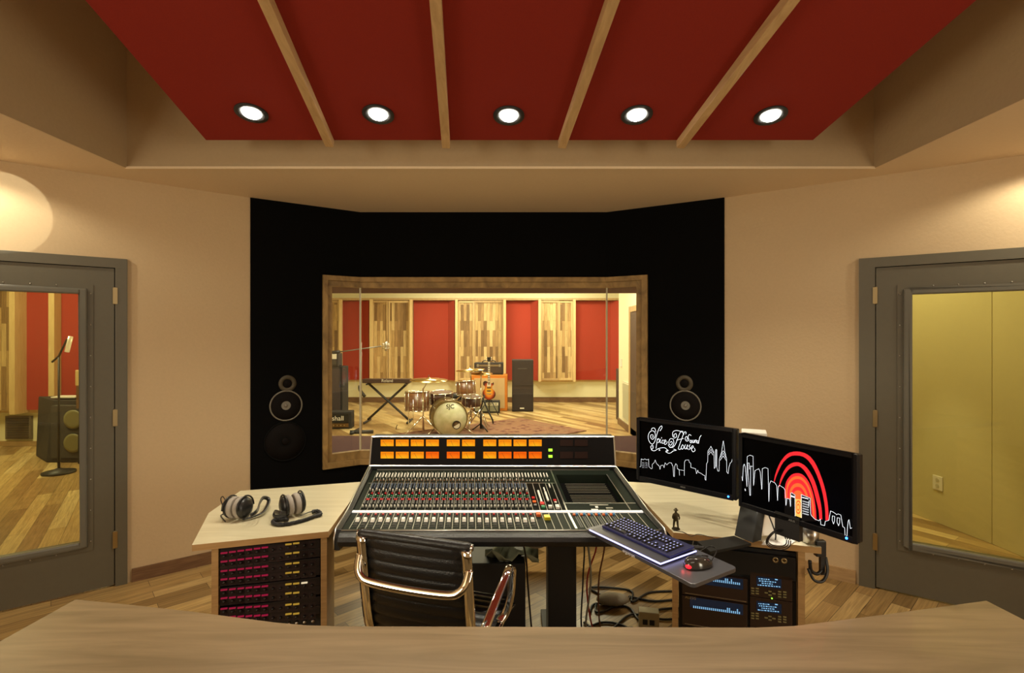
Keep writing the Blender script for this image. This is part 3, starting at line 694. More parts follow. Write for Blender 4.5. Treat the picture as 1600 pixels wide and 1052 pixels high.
# channel strips
LINE = mat('panel line', (.45, .44, .36), .5); SLOT = mat('fader slot', (.004, .004, .004), .6); LEG = mat('legend marks', (.12, .12, .10), .6)
u_first, du = .0332, .0245
knob_rest = MB(); rest_mats = [DBLUK, WHITE, REDK, GRNK, GRYK, BASEW, ALU]
def kn(mb, u, v, r, h, mi=0):
    p = cs(u, v); mb.lathe([(r, 0), (r*.85, h), (r*.3, h+.001)], p, (0, -.12, 1), 8, mi)
def blk(mb, u, v, wu, wv, h, mi=0): slab(mb, u-wu, u+wu, v-wv, v+wv, 0, h, mi)
for k in range(24):
    u0 = u_first+k*du; uc = u0+du*.5
    st = MB(); slab(st, u0-.0009, u0+.0009, vS+.014, .985, 0, .0022, 1); slab(st, u0-.0006, u0+.0006, .04, vS-.012, 0, .0015, 1)
    slab(st, u0+.002, u0+du-.002, vd+.004, vS-.014, 0, .0008, 0); slab(st, uc-.004, uc-.001, vS+.05, .96, 0, .0012, 2); slab(st, uc+.001, uc+.0065, vS+.05, .96, 0, .0012, 2)
    for j in range(6): slab(st, uc-.0095, uc-.006, vS+.06+j*.035, vS+.064+j*.035, 0, .0012, 3)
    cst = st.build('channel_strip', [CONSD, LINE, SLOT, LEG], con, world=True)
    fv = vy(814.3)+random.uniform(-.006, .006)
    f = MB(); a = [cs(uc-.0062, fv-.02, .001), cs(uc+.0062, fv-.02, .001), cs(uc+.0062, fv+.022, .001), cs(uc-.0062, fv+.022, .001)]
    b_ = [cs(uc-.005, fv-.013, .013), cs(uc+.005, fv-.013, .013), cs(uc+.005, fv+.015, .013), cs(uc-.005, fv+.015, .013)]
    f.hexa(a+b_); f.build('fader_cap', WHITE, cst, world=True)
    f = MB(); blk(f, uc, vy(804.8), .0035, .006, .006); f.build('mute_button', REDK, cst, world=True)
    f = MB(); blk(f, uc, vy(820), .005, .004, .003); f.build('name_plate', LEG, cst, world=True)
    for dx in (-.0058, .0058):
        f = MB(); kn(f, uc+dx, vy(793), .0052, .013); f.build('knob', mat('pale knob plastic', (.55, .54, .48), .35), cst, world=True)
    for dx in (-.0058, .0058):
        f = MB(); kn(f, uc+dx, vy(787.5), .0050, .010); f.build('knob', GRYK, cst, world=True)
    M_ = knob_rest
    for dx in (-.0058, .0058):
        for yy in (758, 760.5, 763.2): kn(M_, uc+dx, vy(yy), .0056, .010, 0)
        blk(M_, uc+dx, vy(743.2), .0019, .034, .006, 1)
        kn(M_, uc+dx, vy(784.5), .0045, .009, 4)
        blk(M_, uc+dx, vy(776), .003, .005, .005, 3); blk(M_, uc+dx, vy(778.5), .003, .003, .004, 4)
        kn(M_, uc+dx, vy(768+dx*150), .0035, .016, 1)
        kn(M_, uc+dx, vy(752), .004, .008, 5)
    blk(M_, uc+.006, vy(772), .0032, .004, .007, 2); blk(M_, uc-.004, vy(774), .0022, .003, .006, 1)
    blk(M_, uc, vy(781.2), .006, .007, .005, 2); blk(M_, uc+.003, vy(751), .0018, .004, .010, 1)
o = knob_rest.build('knob', rest_mats, con, world=True); o['kind'] = 'stuff'; o.name = 'upper_knobs'
# extra white sliders above the group section, group modules
g = MB()
for k in range(24, 28):
    u0 = u_first+k*du; uc = u0+du*.5
    for dx in (-.0058, .0058): blk(g, uc+dx, vy(743.2), .0019, .034, .006, 0); kn(g, uc+dx, vy(752), .003, .008, 0)
g.build('routing_sliders', WHITE, con, world=True)
for k in range(24, 29):
    u0 = u_first+k*du; uc = u0+du*.5
    st = MB(); slab(st, u0-.0009, u0+.0009, vS+.014, .985, 0, .0022, 1); slab(st, u0-.0008, u0+.0008, vd, vS-.012, 0, .0015, 1); slab(st, u0+.002, u0+du-.002, vd+.01, vS-.014, 0, .0008, 0)
    ms = st.build('group_module', [CONSD, LINE], con, world=True)
    def gb(y, wu, wv, h, mt, nm='button', dx=0):
        f = MB(); blk(f, uc+dx, vy(y), wu, wv, h); f.build(nm, mt, ms, world=True)
    if k == 24: gb(779, .005, .012, .006, REDK); gb(785, .006, .012, .006, mat('orange plastic', (.8, .15, .03), .4)); gb(790, .005, .01, .005, GRYK); gb(806, .007, .02, .012, mat('orange plastic', (.8, .15, .03), .4), 'fader_cap')
    if k == 25: gb(777, .0032, .09, .008, WHITE, 'slider'); gb(789, .007, .018, .010, REDK); gb(794, .006, .014, .010, GRNK); gb(811, .0095, .024, .014, YELK, 'fader_cap')
    if k == 26: gb(766, .002, .03, .006, WHITE, 'slider'); gb(777, .0032, .07, .008, WHITE, 'slider'); gb(794, .006, .012, .012, WHITE)
    if k == 27: gb(760, .002, .03, .006, WHITE, 'slider'); gb(783, .005, .010, .006, REDK); gb(786, .004, .006, .006, WHITE); gb(794, .006, .02, .012, WHITE)
# divider and monitor section
m = MB(); slab(m, uM-.004, uM+.001, 0, vS-.01, 0, .004); slab(m, uM-.004, uM+.003, vS+.012, .985, 0, .004)
slab(m, uM, .985, vr1-.004, vr1+.004, 0, .003); slab(m, .02, .735, vd-.003, vd+.001, 0, .002); slab(m, .95, .953, vr0, vS-.01, 0, .003)
m.build('panel_rail', ALU, con, world=True)
# patchbay recess with bars
for yy in [753, 756, 758.5, 761, 763.5, 766] + [770.5, 773, 775.5, 778, 780.5, 783]:
    v = vy(yy)+.01; a, b = cs(uM+.035, v, -.010), cs(.925, v, -.010)
    m = MB(); m.obox((a+b)/2, (b-a)/2, (0, .0016, 0), (0, 0, .0016)); m.build('patch_bar', mat('patch bar metal', (.40, .38, .30), .35, .7), con, world=True)
# monitor section lower: blue/orange buttons and small faders
for i in range(6):
    u0 = ux(897, vy(812))+i*.0245; uc = u0+.012
    st = MB(); slab(st, u0+.0225, u0+.0243, vS+.014, .985, 0, .0022, 1); slab(st, uc-.004, uc-.001, vS+.07, .96, 0, .0012, 0); slab(st, uc+.002, uc+.005, vS+.07, .96, 0, .0012, 0)
    ms = st.build('return_module', [mat('slot grey', (.12, .12, .11), .5), LINE], con, world=True)
    f = MB(); blk(f, uc-.005, vy(805.5), .004, .008, .007); f.build('button', mat('orange plastic', (.8, .15, .03), .4), ms, world=True)
    f = MB(); kn(f, uc+.004, vy(805.5), .0065, .012); f.build('knob', BLUK, ms, world=True)
m = MB()
for i in range(3): u0 = ux(897, vy(812))+(6.6+i*1.15)*.0245; slab(m, u0, u0+.0018, vS+.014, .985, 0, .002)
m.build('panel_lines', LINE, con, world=True)
p = cs(.86, vy(791), .001); xd = (cs(.9, .6)-cs(.8, .6)).normalized(); yd = (cs(.8, .3)-cs(.8, .4)).normalized()
for (xa, xb, y_, hh, mm) in ((921, 950, 789.4, .6, LINE), (929.5, 934, 792.6, 1.2, WHITE), (946.5, 957, 794.2, .9, LINE), (923.5, 934, 797, 1.3, WHITE), (936, 945, 797.4, .35, LINE), (947, 955.5, 797.4, .35, LINE)):
    va, vb_ = vy(y_-hh), vy(y_+hh); k_ = MB(); slab(k_, ux(xa, va), ux(xb, va), va, vb_, 0, .001); k_.build('panel_marking', mm, con, world=True)
# meter bridge
mbL0, mbR0 = V((-.842, 3.025, .836)), V((.612, 3.025, .832)); mbL1, mbR1 = V((-.842, 3.075, .997)), V((.612, 3.075, .997))
mbn = (mbR0-mbL0).cross(mbL1-mbL0).normalized()
if mbn.y > 0: mbn = -mbn
m = MB(); back = V((0, .14, 0))
m.hexa([mbL0, mbR0, V((.612, 3.21, .80)), V((-.842, 3.21, .80)), mbL1, mbR1, mbR1+V((0, .09, 0)), mbL1+V((0, .09, 0))])
m.build('meter_bridge', mat('meter bridge black', (.004, .003, .003), .5, spec=.12), con, world=True, bevel=.003)
m = MB(); o_ = mbn*.002
for a, b in ((mbL0, mbR0), (mbR0, mbR1), (mbR1, mbL1), (mbL1, mbL0)): m.tube([a+o_, b+o_], .0045, 4)
m.build('bridge_frame', ALU, con, world=True)
m = MB(); m.hexa([cs(.01, -.01, -.05), cs(.99, -.01, -.05), cs(.99, -.16, -.03), cs(.01, -.16, -.03), V((-.83, 3.03, .834)), V((.60, 3.03, .834)), V((.60, 3.15, .834)), V((-.83, 3.15, .834))]); m.build('bridge_base', BLKM, con, world=True)
def vumat(name, c1, c2, s):
    m_, nt, b = nodes(name); tc = nt.nodes.new('ShaderNodeTexCoord'); mp = nt.nodes.new('ShaderNodeMapping')
    nt.links.new(tc.outputs['Generated'], mp.inputs[0]); mp.inputs['Location'].default_value = (-.5, 0, -.1)
    g_ = nt.nodes.new('ShaderNodeTexGradient'); g_.gradient_type = 'SPHERICAL'; nt.links.new(mp.outputs[0], g_.inputs[0])
    r = ramp(nt, [(.2, c1), (.95, c2)]); nt.links.new(g_.outputs['Fac'], r.inputs[0]); nt.links.new(r.outputs[0], b.inputs['Emission Color'])
    b.inputs['Emission Strength'].default_value = s; b.inputs['Base Color'].default_value = (0, 0, 0, 1); b.inputs['Specular IOR Level'].default_value = 0; return m_
VU1 = vumat('bright amber meter glow', (.95, .26, .006), (1, .48, .015), 1.0); VU2 = vumat('dim amber meter glow', (.9, .12, .004), (1, .22, .008), 1.0)
VU0 = mat('unlit meter', (.018, .008, .006), .5, spec=.1)
xs = [595, 618.5, 642, 665.6, 698.2, 722, 755.2, 779, 802.4, 826.2]
dim = {(1, 3), (1, 4), (1, 7), (1, 8), (1, 9)}
NEED = mat('meter needle', (.02, .01, 0), .5)
for r, (y0, y1) in enumerate(((687.2, 697.4), (706.2, 716.6))):
    for i, x in enumerate(xs+[875, 898]):
        pts = [hit(x, y1, mbL0, mbn), hit(x+20.2, y1, mbL0, mbn), hit(x+20.2, y0, mbL0, mbn), hit(x, y0, mbL0, mbn)]
        m = MB(); m.prism([p+mbn*.0005 for p in pts], mbn*.003)
        lit = i < 10; vu = m.build('vu_meter', (VU2 if (r, i) in dim else VU1) if lit else VU0, con, world=True)
        if lit:
            c = (pts[0]+pts[1])/2+mbn*.0042; up = (pts[3]-pts[0]); sd = (pts[1]-pts[0])
            tip = c+up*.78+sd*(-.32+.1*((i*7+r*3) % 5)/2)
            m = MB(); m.tube([c, tip], .0006, 4); m.build('needle', NEED, vu, world=True)
            m = MB()
            for k in range(7):
                a_ = -.9+1.8*k/6; q = c+up*(.55+.25*math.cos(a_))+sd*.42*math.sin(a_); m.obox(q, sd*.012, up*.04, mbn*.0003)
            m.build('scale_marks', NEED, vu, world=True)
for y in (703.5, 713.3):
    c = hit(860, y, mbL0, mbn); MB().obox(c+mbn*.0015, (.0115, 0, 0), (0, .002, .0072), mbn*.0015).build('led', emit('lime led', (.35, 1, .03), 2.2), con, world=True)
# console pedestal legs
for x0, x1 in ((.185, .33), (-.62, -.50)):
    m = MB(); m.box((x0, 2.62, .03), (x1, 2.78, .66)); m.box((x0-.02, 2.40, 0), (x1+.02, 2.95, .03)); m.build('pedestal_leg', BLKM, con, world=True, bevel=.004)

# ================================================================== MONITORS
def strokes(mb, pl, fn, wd, nn, mi=0):
    for a, b in zip(pl, pl[1:]):
        p, q = fn(*a), fn(*b); d = q-p
        if d.length < 1e-5: continue
        s = d.cross(nn).normalized()*wd; d = d.normalized()*wd*.6
        mb.hexa([p-s-d, q-s+d, q+s+d, p+s-d]+[k+nn*.0004 for k in (p-s-d, q-s+d, q+s+d, p+s-d)], mi)
MONB = mat('glossy monitor bezel', (.006, .007, .010), .25, spec=.35); SCR = mat('screen black', (.001, .001, .0015), .25, 0, spec=.06)
INK = emit('screen white', (.95, .97, 1), 1.9); BLED = emit('blue led', (.02, .15, 1), 12)
def monitor(lab, pl, dl, prt, dr_, z0, z1):
    A = V(((pl-800)/F*dl, dl, 0)); B = V(((prt-800)/F*dr_, dr_, 0)); d = (B-A).normalized(); n = V((-d.y, d.x, 0))  # n points away from viewer
    if n.y < 0: n = -n
    W = (B-A).length
    t = thing('computer_monitor', lab, 'monitor', zz((A+B)/2+n*.02, z0))
    m = MB(); seg(m, A, d, n, 0, W, .004, .035, z0, z1); hs = m.build('housing', MONB, t, world=True, bevel=.006)
    m = MB(); b = .016
    seg(m, A, d, n, 0, b, -.006, .004, z0, z1); seg(m, A, d, n, W-b, W, -.006, .004, z0, z1); seg(m, A, d, n, b, W-b, -.006, .004, z1-b, z1); seg(m, A, d, n, b, W-b, -.006, .004, z0, z0+.022)
    m.build('bezel', MONB, t, world=True, bevel=.003)
    m = MB(); seg(m, A, d, n, b-.002, W-b+.002, .001, .0045, z0+.02, z1-b+.002); s = m.build('screen', SCR, t, world=True)
    P = A+n*.0008; c = zz(A+d*(W-.035)-n*.007, z0+.012)
    MB().ball(c, .0042, 10).build('power_led', BLED, t, world=True)
    text('ASUS', .011, zz(A+d*(W/2)-n*.0065, z0+.011), d, (0, 0, 1), GRYK, 'maker_lettering', t)
    return t, s, P, d, n, A, W
t1, s1, P1, d1, n1, A1, W1 = monitor('black computer monitor showing white script and city skyline, left of the pair', 995, 2.6, 1151.5, 2.26, .875, 1.19)
off = -n1*.0006
fn = lambda x, y: hit(990+x/7.012, 645+y/7.012, P1, n1)
lines = [
 [(245,210),(232,172),(205,170),(195,190)],
 [(290,200),(312,165),(306,145),(285,165),(265,210),(247,270),(230,320),(205,345),(175,320),(160,270),(172,220),(205,198),(232,215),(238,255),(212,292),(188,275),(190,245),(212,245),(214,268),(203,268)],
 [(262,285),(255,330),(246,392)], [(262,297),(278,285),(283,315),(264,332)], [(296,290),(290,325),(302,330)], [(306,272),(309,280)],
 [(332,303),(316,303),(312,333),(330,336)], [(340,328),(356,312),(346,298),(336,318),(342,348),(362,340),(370,318)],
 [(402,328),(415,315),(425,335),(405,358),(386,330),(400,288),(432,290),(442,330),(428,368),(400,382),(380,350)],
 [(545,210),(520,205),(492,260),(462,340),(430,380),(400,376)],
 [(440,282),(470,265),(465,230),(443,242),(446,262),(432,262),(430,215),(470,195),(530,212),(552,240)],
 [(572,235),(576,215),(556,215),(530,280),(505,350),(492,396),(512,402),(525,380)], [(470,302),(548,282)],
 [(538,350),(522,380),(535,402),(552,375),(538,350)], [(568,350),(558,388),(575,396),(592,352),(586,396),(600,396)], [(622,352),(608,366),(622,388),(606,406)],
 [(636,395),(656,378),(646,362),(632,392),(650,428),(674,415),(668,388)],
 [(632,252),(610,240),(597,270),(607,300),(580,312),(565,285),(580,260),(594,285),(582,295)], [(628,300),(618,315),(628,332),(638,315),(628,300)],
 [(648,300),(645,325),(658,327),(666,300),(664,328)], [(672,328),(676,303),(688,302),(688,328)], [(705,305),(692,320),(702,335),(716,310),(726,270),(742,250)], [(716,310),(712,338)],
 [(206,372),(216,385),(200,400),(188,375),(204,358),(218,368)], [(188,375),(200,410),(232,418),(262,400),(300,386),(345,386),(370,408),(380,415),(355,432),(358,418),(372,412)],
 [(280,400),(290,412),(278,414)], [(355,430),(385,445),(412,438),(435,420),(470,412)], [(440,400),(465,408)],
]
for k in range(4): pass
sky = [
 [(60,595),(80,590),(85,505),(105,517),(125,506),(145,518),(165,510),(168,590),(195,615),(205,612),(205,565),(225,550),(238,518),(250,555),(285,590),(290,622),(300,578),(325,576),(335,604),(345,550),(365,572),(390,548),(415,550),(432,592),(440,700),(448,700),(450,590),(462,560),(476,572),(480,612),(500,626),(504,686)],
 [(500,626),(553,634)], [(556,690),(558,540),(570,520),(605,518),(612,545),(628,555),(628,600),(680,615),(690,670),(705,630),(712,655),(740,665),(765,685),(782,690),(784,730),(793,742),(800,560),(812,540),(815,420),(840,385),(848,368),(856,388),(880,430),(885,612),(896,600),(898,410),(905,402),(913,410),(912,600),(925,642),(937,640),(940,510),(965,430),(975,360),(983,308),(992,360),(1000,430),(1020,510),(1022,650),(1037,668),(1045,600),(1060,550),(1075,540),(1080,510),(1098,488)],
 [(1085,520),(1100,515),(1090,535)], [(905,410),(905,590)],
 [(820,440),(848,403),(876,440)], [(824,462),(848,428),(870,465)], [(958,460),(983,418),(1010,460)], [(952,490),(983,445),(1012,490)], [(948,522),(983,473),(1016,525)],
]
dots = [(x, y) for x in (98, 112, 132, 146) for y in (545, 562, 580, 598)]
m = MB()
for l in lines:
    l3 = [V((a, b, 0)) for a, b in l]; l3 = catmull(l3, 4) if len(l3) > 2 else l3
    strokes(m, [(q.x, q.y) for q in l3], lambda x, y: fn(x, y)+off, .0008, -n1)
for l in sky: strokes(m, l, lambda x, y: fn(x, y)+off, .0004, -n1)
for x, y in dots: strokes(m, [(x, y), (x+4, y+6)], lambda x, y: fn(x, y)+off, .0004, -n1)
m.build('screen_drawing', INK, s1, world=True)
t2, s2, P2, d2, n2, A2_, W2 = monitor('black computer monitor showing red arcs over white skyline, right of the pair', 1155, 2.2, 1341, 1.79, .872, 1.186)
fn2 = lambda x, y: hit(1150+x/5.535, 670+y/5.535, P2, n2)
SRED = emit('screen red', (1, .02, .03), 1.0); SORG = emit('screen orange', (1, .16, .03), 1.0); SYEL = emit('screen yellow', (1, .62, .12), 1.0); SBLK = mat('screen building black', (.002, .002, .003), .3)
def band(mb, o, i, lv, mi):
    lay = -n2*(.0004+.0004*lv)
    for k in range(len(o)-1):
        q = [fn2(*o[k]), fn2(*o[k+1]), fn2(*i[k+1]), fn2(*i[k])]
        mb.prism([p+lay for p in q], -n2*.0003, mi)
def fan(mb, pts, lv, mi):
    lay = -n2*(.0004+.0004*lv); mb.prism([fn2(*p)+lay for p in pts], -n2*.0003, mi)
def res(l, n=24):
    c = catmull([V((a, b, 0)) for a, b in l], 8); return [(c[int(k*(len(c)-1)/n)].x, c[int(k*(len(c)-1)/n)].y) for k in range(n+1)]
m = MB()
o1 = [(328,462),(345,380),(390,280),(450,215),(515,198),(590,210),(660,260),(720,370),(770,520),(795,660),(803,790)]; i1 = [(333,462),(360,385),(410,290),(470,240),(520,232),(580,242),(640,292),(700,402),(745,540),(770,680),(775,795)]
band(m, res(o1), res(i1), 0, 0); m.build('red_arc', [SRED, SORG, SYEL, SBLK], s2, world=True); m = MB()
o2 = [(370,505),(392,415),(440,330),(500,293),(560,298),(620,345),(680,450),(722,590),(742,700),(746,785)]; i2 = [(375,505),(408,425),(455,355),(510,325),(555,330),(602,378),(655,480),(695,620),(716,710),(722,785)]
band(m, res(o2), res(i2), 0, 0); m.build('red_arc', [SRED, SORG, SYEL, SBLK], s2, world=True); m = MB()
def nest(k, b=790):
    base = [(422,600),(424,515),(440,450),(480,400),(530,385),(580,400),(630,460),(668,560),(690,680),(697,790)]
    c = (545, 640); return [(c[0]+(x-c[0])*k, min(790, c[1]+(y-c[1])*k)) for x, y in base]
for lv, (k, mi) in enumerate(((1.0, 0), (.90, 1), (.80, 0), (.66, 1), (.54, 0), (.42, 1))):
    l = res(nest(k)); fan(m, l+[(l[-1][0]-30*k, 790), (545, 700)], lv+1, mi)
fan(m, [(424,600),(470,606),(480,612),(480,552),(518,570),(518,790),(424,790)], 8, 3)
fan(m, [(572,568),(652,600),(656,700),(662,752),(690,780),(700,800),(572,800)], 8, 3)
fan(m, [(519,606),(573,612),(574,772),(519,752)], 9, 2)
for k, mi in ((26, 1), (20, 2), (14, 1), (8, 2)):
    fan(m, [(545+k*math.cos(a*PI/10)*.95, 678+k*2.3*math.sin(a*PI/10)) for a in range(20)], 10+(26-k)/6, mi)
m.build('sunset_drawing', [SRED, SORG, SYEL, SBLK], s2, world=True)
sk2 = [
 [(40,300),(65,450),(72,320),(80,305),(88,330),(103,500),(105,240),(130,228),(156,238),(160,490)], [(108,300),(112,370),(128,575),(134,575),(135,320)], [(108,296),(122,296),(124,350)], [(134,325),(152,325)],
 [(162,480),(172,362),(205,345),(218,372),(230,522),(233,520),(236,345),(260,335),(285,345),(293,628),(298,480),(310,450),(345,468),(360,490),(368,620),(373,500),(385,488),(420,510),(432,528),(440,662),(448,602),(470,606),(474,620),(480,672),(482,555),(496,552),(500,562),(518,570),(520,755)],
 [(572,770),(573,568),(650,600),(654,735),(662,752),(690,780),(725,795),(738,780),(742,828),(775,836),(780,800),(812,790),(826,710),(850,720),(880,742),(890,735),(915,745),(932,845),(948,855),(952,925),(968,925),(972,860),(978,800),(986,785),(998,862),(1010,855)],
 [(842,752),(862,757),(860,800),(852,822),(840,790),(842,752)], [(884,768),(906,772),(904,815),(895,838),(882,805),(884,768)], [(640,620),(638,670)],
]
m = MB()
for l in sk2: strokes(m, l, lambda x, y: fn2(x, y)-n2*.0062, .00042, -n2)
for i in range(5):
    for j in range(6): strokes(m, [(588+i*11, 622+j*21+i*3), (588+i*11, 629+j*21+i*3)], lambda x, y: fn2(x, y)-n2*.0062, .0007, -n2)
strokes(m, [(578,592),(632,606)], lambda x, y: fn2(x, y)-n2*.0062, .0012, -n2)
strokes(m, [(484,580),(512,590)], lambda x, y: fn2(x, y)-n2*.0062, .0022, -n2); strokes(m, [(80,522),(83,536)], lambda x, y: fn2(x, y)-n2*.001, .0014, -n2)
m.build('screen_lines', INK, s2, world=True)

# stand carrying both monitors and the keyboard shelf
PLATE = mat('dark grey steel plate', (.020, .019, .016), .6, 0, spec=.15); SHELF = mat('brushed graphite shelf', (.13, .13, .145), .36, .5)
st = thing('monitor_stand', 'dark steel stand carrying both monitors and the keyboard shelf', 'stand', (.95, 2.2, ZD))
base = [pz(1089, 846, .775), pz(1110, 862, .775), pz(1174, 849, .775), pz(1147, 837, .775)]
m = MB(); m.prism([p-V((0, 0, .012)) for p in base], (0, 0, .012)); m.build('base_plate', PLATE, st, world=True, bevel=.002)
a, b = pz(1147, 837, .776), pz(1176, 849, .776); up = V((.12, .20, .09)); th = V((.05, .03, 0))
m = MB(); m.hexa([a, b, b+th, a+th, a+up, b+up, b+th+up, a+th+up]); m.build('neck', PLATE, st, world=True, bevel=.003)
top = (a+b)/2+up
def mid(A, d, n, W, z): return zz(A+d*(W/2)+n*.036, z)
m = MB(); c1 = mid(A1, d1, n1, W1, 1.02); c2 = mid(A2_, d2, n2, W2, 1.02)
post = V((1.09, 2.36, 0)); m.box((1.06, 2.34, ZD), (1.12, 2.38, 1.06)); m.build('post', BLKM, st, world=True)
m = MB(); m.tube([c1+n1*.02, zz(post, 1.02), c2+n2*.02], .016, 8); m.build('cross_arm', BLKM, st, world=True)
for c, d_, n_ in ((c1, d1, n1), (c2, d2, n2)):
    m = MB(); m.obox(c+n_*.008, d_*.05, n_*.008, (0, 0, .05)); m.build('mount_plate', BLKM, st, world=True)
c = pd(1248, 815, 1.99); m = MB(); m.obox(zz(mid(A2_, d2, n2, W2, 0)-n2*.03-d2*.02, .855), d2*.05, n2*.012, (0, 0, .045)); m.build('chin_bracket', BLKM, st, world=True)
zt_ = .80
ta, tb, tc = pz(914, 826, zt_), pz(1083, 914, zt_), pz(1153, 887, zt_); td = ta+(tc-tb)
def rounded(pts, r, k=5):
    out = []; n = len(pts)
    for i in range(n):
        p, a, b = pts[i], pts[i-1], pts[(i+1) % n]
        u, v = (a-p).normalized()*r, (b-p).normalized()*r
        for j in range(k+1):
            q = j/k; out.append((p+u)*(1-q)**2+p*2*q*(1-q)+(p+v)*q*q)
    return out
kt = MB(); kt.prism([p-V((0, 0, .014)) for p in rounded([ta, tb, tc, td], .022)], (0, 0, .014)); kt.build('keyboard_shelf', SHELF, st, world=True, bevel=.002)
m = MB(); q0 = (tc+td)/2+V((0, 0, -.02)); q1 = (base[1]+base[0])/2-V((0, 0, .008))
m.tube([q0-V((.1, .06, 0)), q0, q1, (base[2]+base[3])/2-V((0, 0, .018))], .008, 8); m.build('shelf_arm', BLKM, st, world=True)
m = MB(); m.tube([q1, V((q1.x+.02, q1.y+.10, .715)), V((q1.x+.04, q1.y+.15, .72))], .010, 8); m.build('clamp', BLKM, st, world=True)
xk = (tb-ta).normalized(); yk = (td-ta).normalized()
mid_e = lerp(ta, tb, .47); fnorm = xk.cross(V((0, 0, 1))).normalized()
if fnorm.y > 0: fnorm = -fnorm
text('ergotron', .018, mid_e+fnorm*.0022+V((0, 0, -.007)), xk, (0, 0, 1), WHITE, 'shelf_lettering', st)

# keyboard
Zk = zt_+.001
ka, kb, kc = pz(922, 824.5, zt_+.02), pz(1032, 876.5, zt_+.02), pz(1087, 857, zt_+.02); kd = ka+(kc-kb)
kt = thing('computer_keyboard', 'black keyboard with glowing blue-white backlit keys on the graphite shelf', 'keyboard', ((ka+kc)/2).x and zz((ka+kc)/2, zt_))
ex, ey = (kb-ka), (kc-kb); WX, WY = ex.length, ey.length; ex.normalize(); ey.normalize()
if True:
    def kp(x, y, z): return zz(ka+ex*x+ey*y, zt_+z)
    m = MB(); m.prism([kp(0, 0, .001), kp(WX, 0, .001), kp(WX, WY, .001), kp(0, WY, .001)], (0, 0, .011)); m.build('palm_rest', mat('graphite keyboard rest', (.06, .06, .07), .35), kt, world=True, bevel=.002)
    y0 = WY*.28
    m = MB(); m.prism([kp(.012, y0, .013), kp(WX-.004, y0, .013), kp(WX-.004, WY-.002, .018), kp(.012, WY-.002, .018)], (0, 0, .009)); m.build('key_deck', mat('keyboard deck', (.012, .012, .02), .4, 0, (.12, .12, .8), .05), kt, world=True, bevel=.002)
    GLOW = emit('blue white led strip', (.42, .42, 1.0), 3)
    m = MB(); m.tube([kp(.0, -.002, .010), kp(WX+.002, -.002, .010), kp(WX+.002, WY, .010)], .0028, 6); m.build('light_strip', GLOW, kt, world=True)
    for pp, e_ in ((kp(WX*.5, -.02, .012), .25),):
        pass
    KEY = mat('black key', (.016, .016, .022), .4); KG = emit('key legend glow', (.55, .55, 1.0), 1.1)
    u = (WX-.030)/22.2; hv = (WY-y0-.012)/6.3
    kmesh = None
    def key(cx, cy, wk):
        m = MB(); z = .0225+.005*(cy/6.3); c = kp(.018+u*cx, y0+.008+hv*cy, z)
        m.hexa([c-ex*(u*wk*.46)-ey*(hv*.44), c+ex*(u*wk*.46)-ey*(hv*.44), c+ex*(u*wk*.46)+ey*(hv*.44), c-ex*(u*wk*.46)+ey*(hv*.44)] +
               [c+V((0, 0, .006))+q for q in (-ex*(u*wk*.36)-ey*(hv*.34), ex*(u*wk*.36)-ey*(hv*.34), ex*(u*wk*.36)+ey*(hv*.34), -ex*(u*wk*.36)+ey*(hv*.34))])
        m.obox(c+V((0, 0, .0063)), ex*(u*.13), ey*(hv*.15), (0, 0, .0004), 1)
        m.build('key', [KEY, KG], kt, world=True)
    rows_ = [[(.5,1),(2,1),(3.3,1),(5.5,4.4),(9,1.2),(10.5,1.2),(12.2,1.2),(14,1.3)], [(.9,1.8)]+[(2.4+i, 1) for i in range(11)]+[(14, 1.6)],
             [(.7,1.4)]+[(2+i, 1) for i in range(11)]+[(13.8, 1.9)], [(.6,1.2)]+[(1.8+i, 1) for i in range(12)]+[(14.1, 1.2)],
             [(.5+i, 1) for i in range(13)]+[(14, 1.4)], [(.5,1)]+[(2+i*1.04, .9) for i in range(12)]]
    cnt = 0
    for r, row in enumerate(rows_):
        for cx, wk in row: key(cx, r+.4, wk); cnt += 1
    for (cx, cy) in [(15.4,.4),(16.4,.4),(17.4,.4),(16.4,1.4)]+[(15.4+i, 3.4+j) for i in range(3) for j in range(2)]+[(18.8+i, .4+j) for j in range(5) for i in range(3)]:
        if cnt < 100: key(cx, cy, 1); cnt += 1
light('POINT', 'keyboard_glow', (lerp(ka, kb, .75)+V((0, 0, .012))-ey*.012), .035, (.4, .4, 1), .01)

# mouse
c = pz(1091, 880, zt_+.012); c.z = zt_
t = thing('computer_mouse', 'glossy dark computer mouse with red glow beside the keyboard', 'mouse', c, math.atan2(.25, 1))
m = MB(); vs = []; fs = []; NU, NV = 20, 10
prof = []
for j in range(NV+1):
    a = j/NV*PI/2; rr = math.cos(a); hz = math.sin(a)
    for k in range(NU):
        q = 2*PI*k/NU; x = .056*math.cos(q)*(rr**.55 if j < NV else 0); y = .031*math.sin(q)*(rr**.55 if j < NV else 0)*(1-.10*math.cos(q)); z = .034*hz*(1-.2*math.cos(q)*rr)
        vs.append((x, y, z+.001))
for j in range(NV):
    for k in range(NU): fs.append((j*NU+k, j*NU+(k+1) % NU, (j+1)*NU+(k+1) % NU, (j+1)*NU+k))
fs.append(tuple(range(NU))[::-1])
m.add(vs, fs, 0, True); m.build('mouse_body', mat('glossy dark shell', (.035, .032, .03), .16, coat=.6), t)
MB().ball((-.046, -.012, .010), (.010, .012, .007), 12).build('red_light', emit('mouse red glow', (1, .01, .02), 2.5), t)
MB().tube([(.02, .008, .033), (.045, .010, .027)], .003, 6).build('scroll_wheel', BLK, t)
light('POINT', 'mouse_glow', c+V((-.06, -.02, .01)), .008, (1, .05, .05), .006)
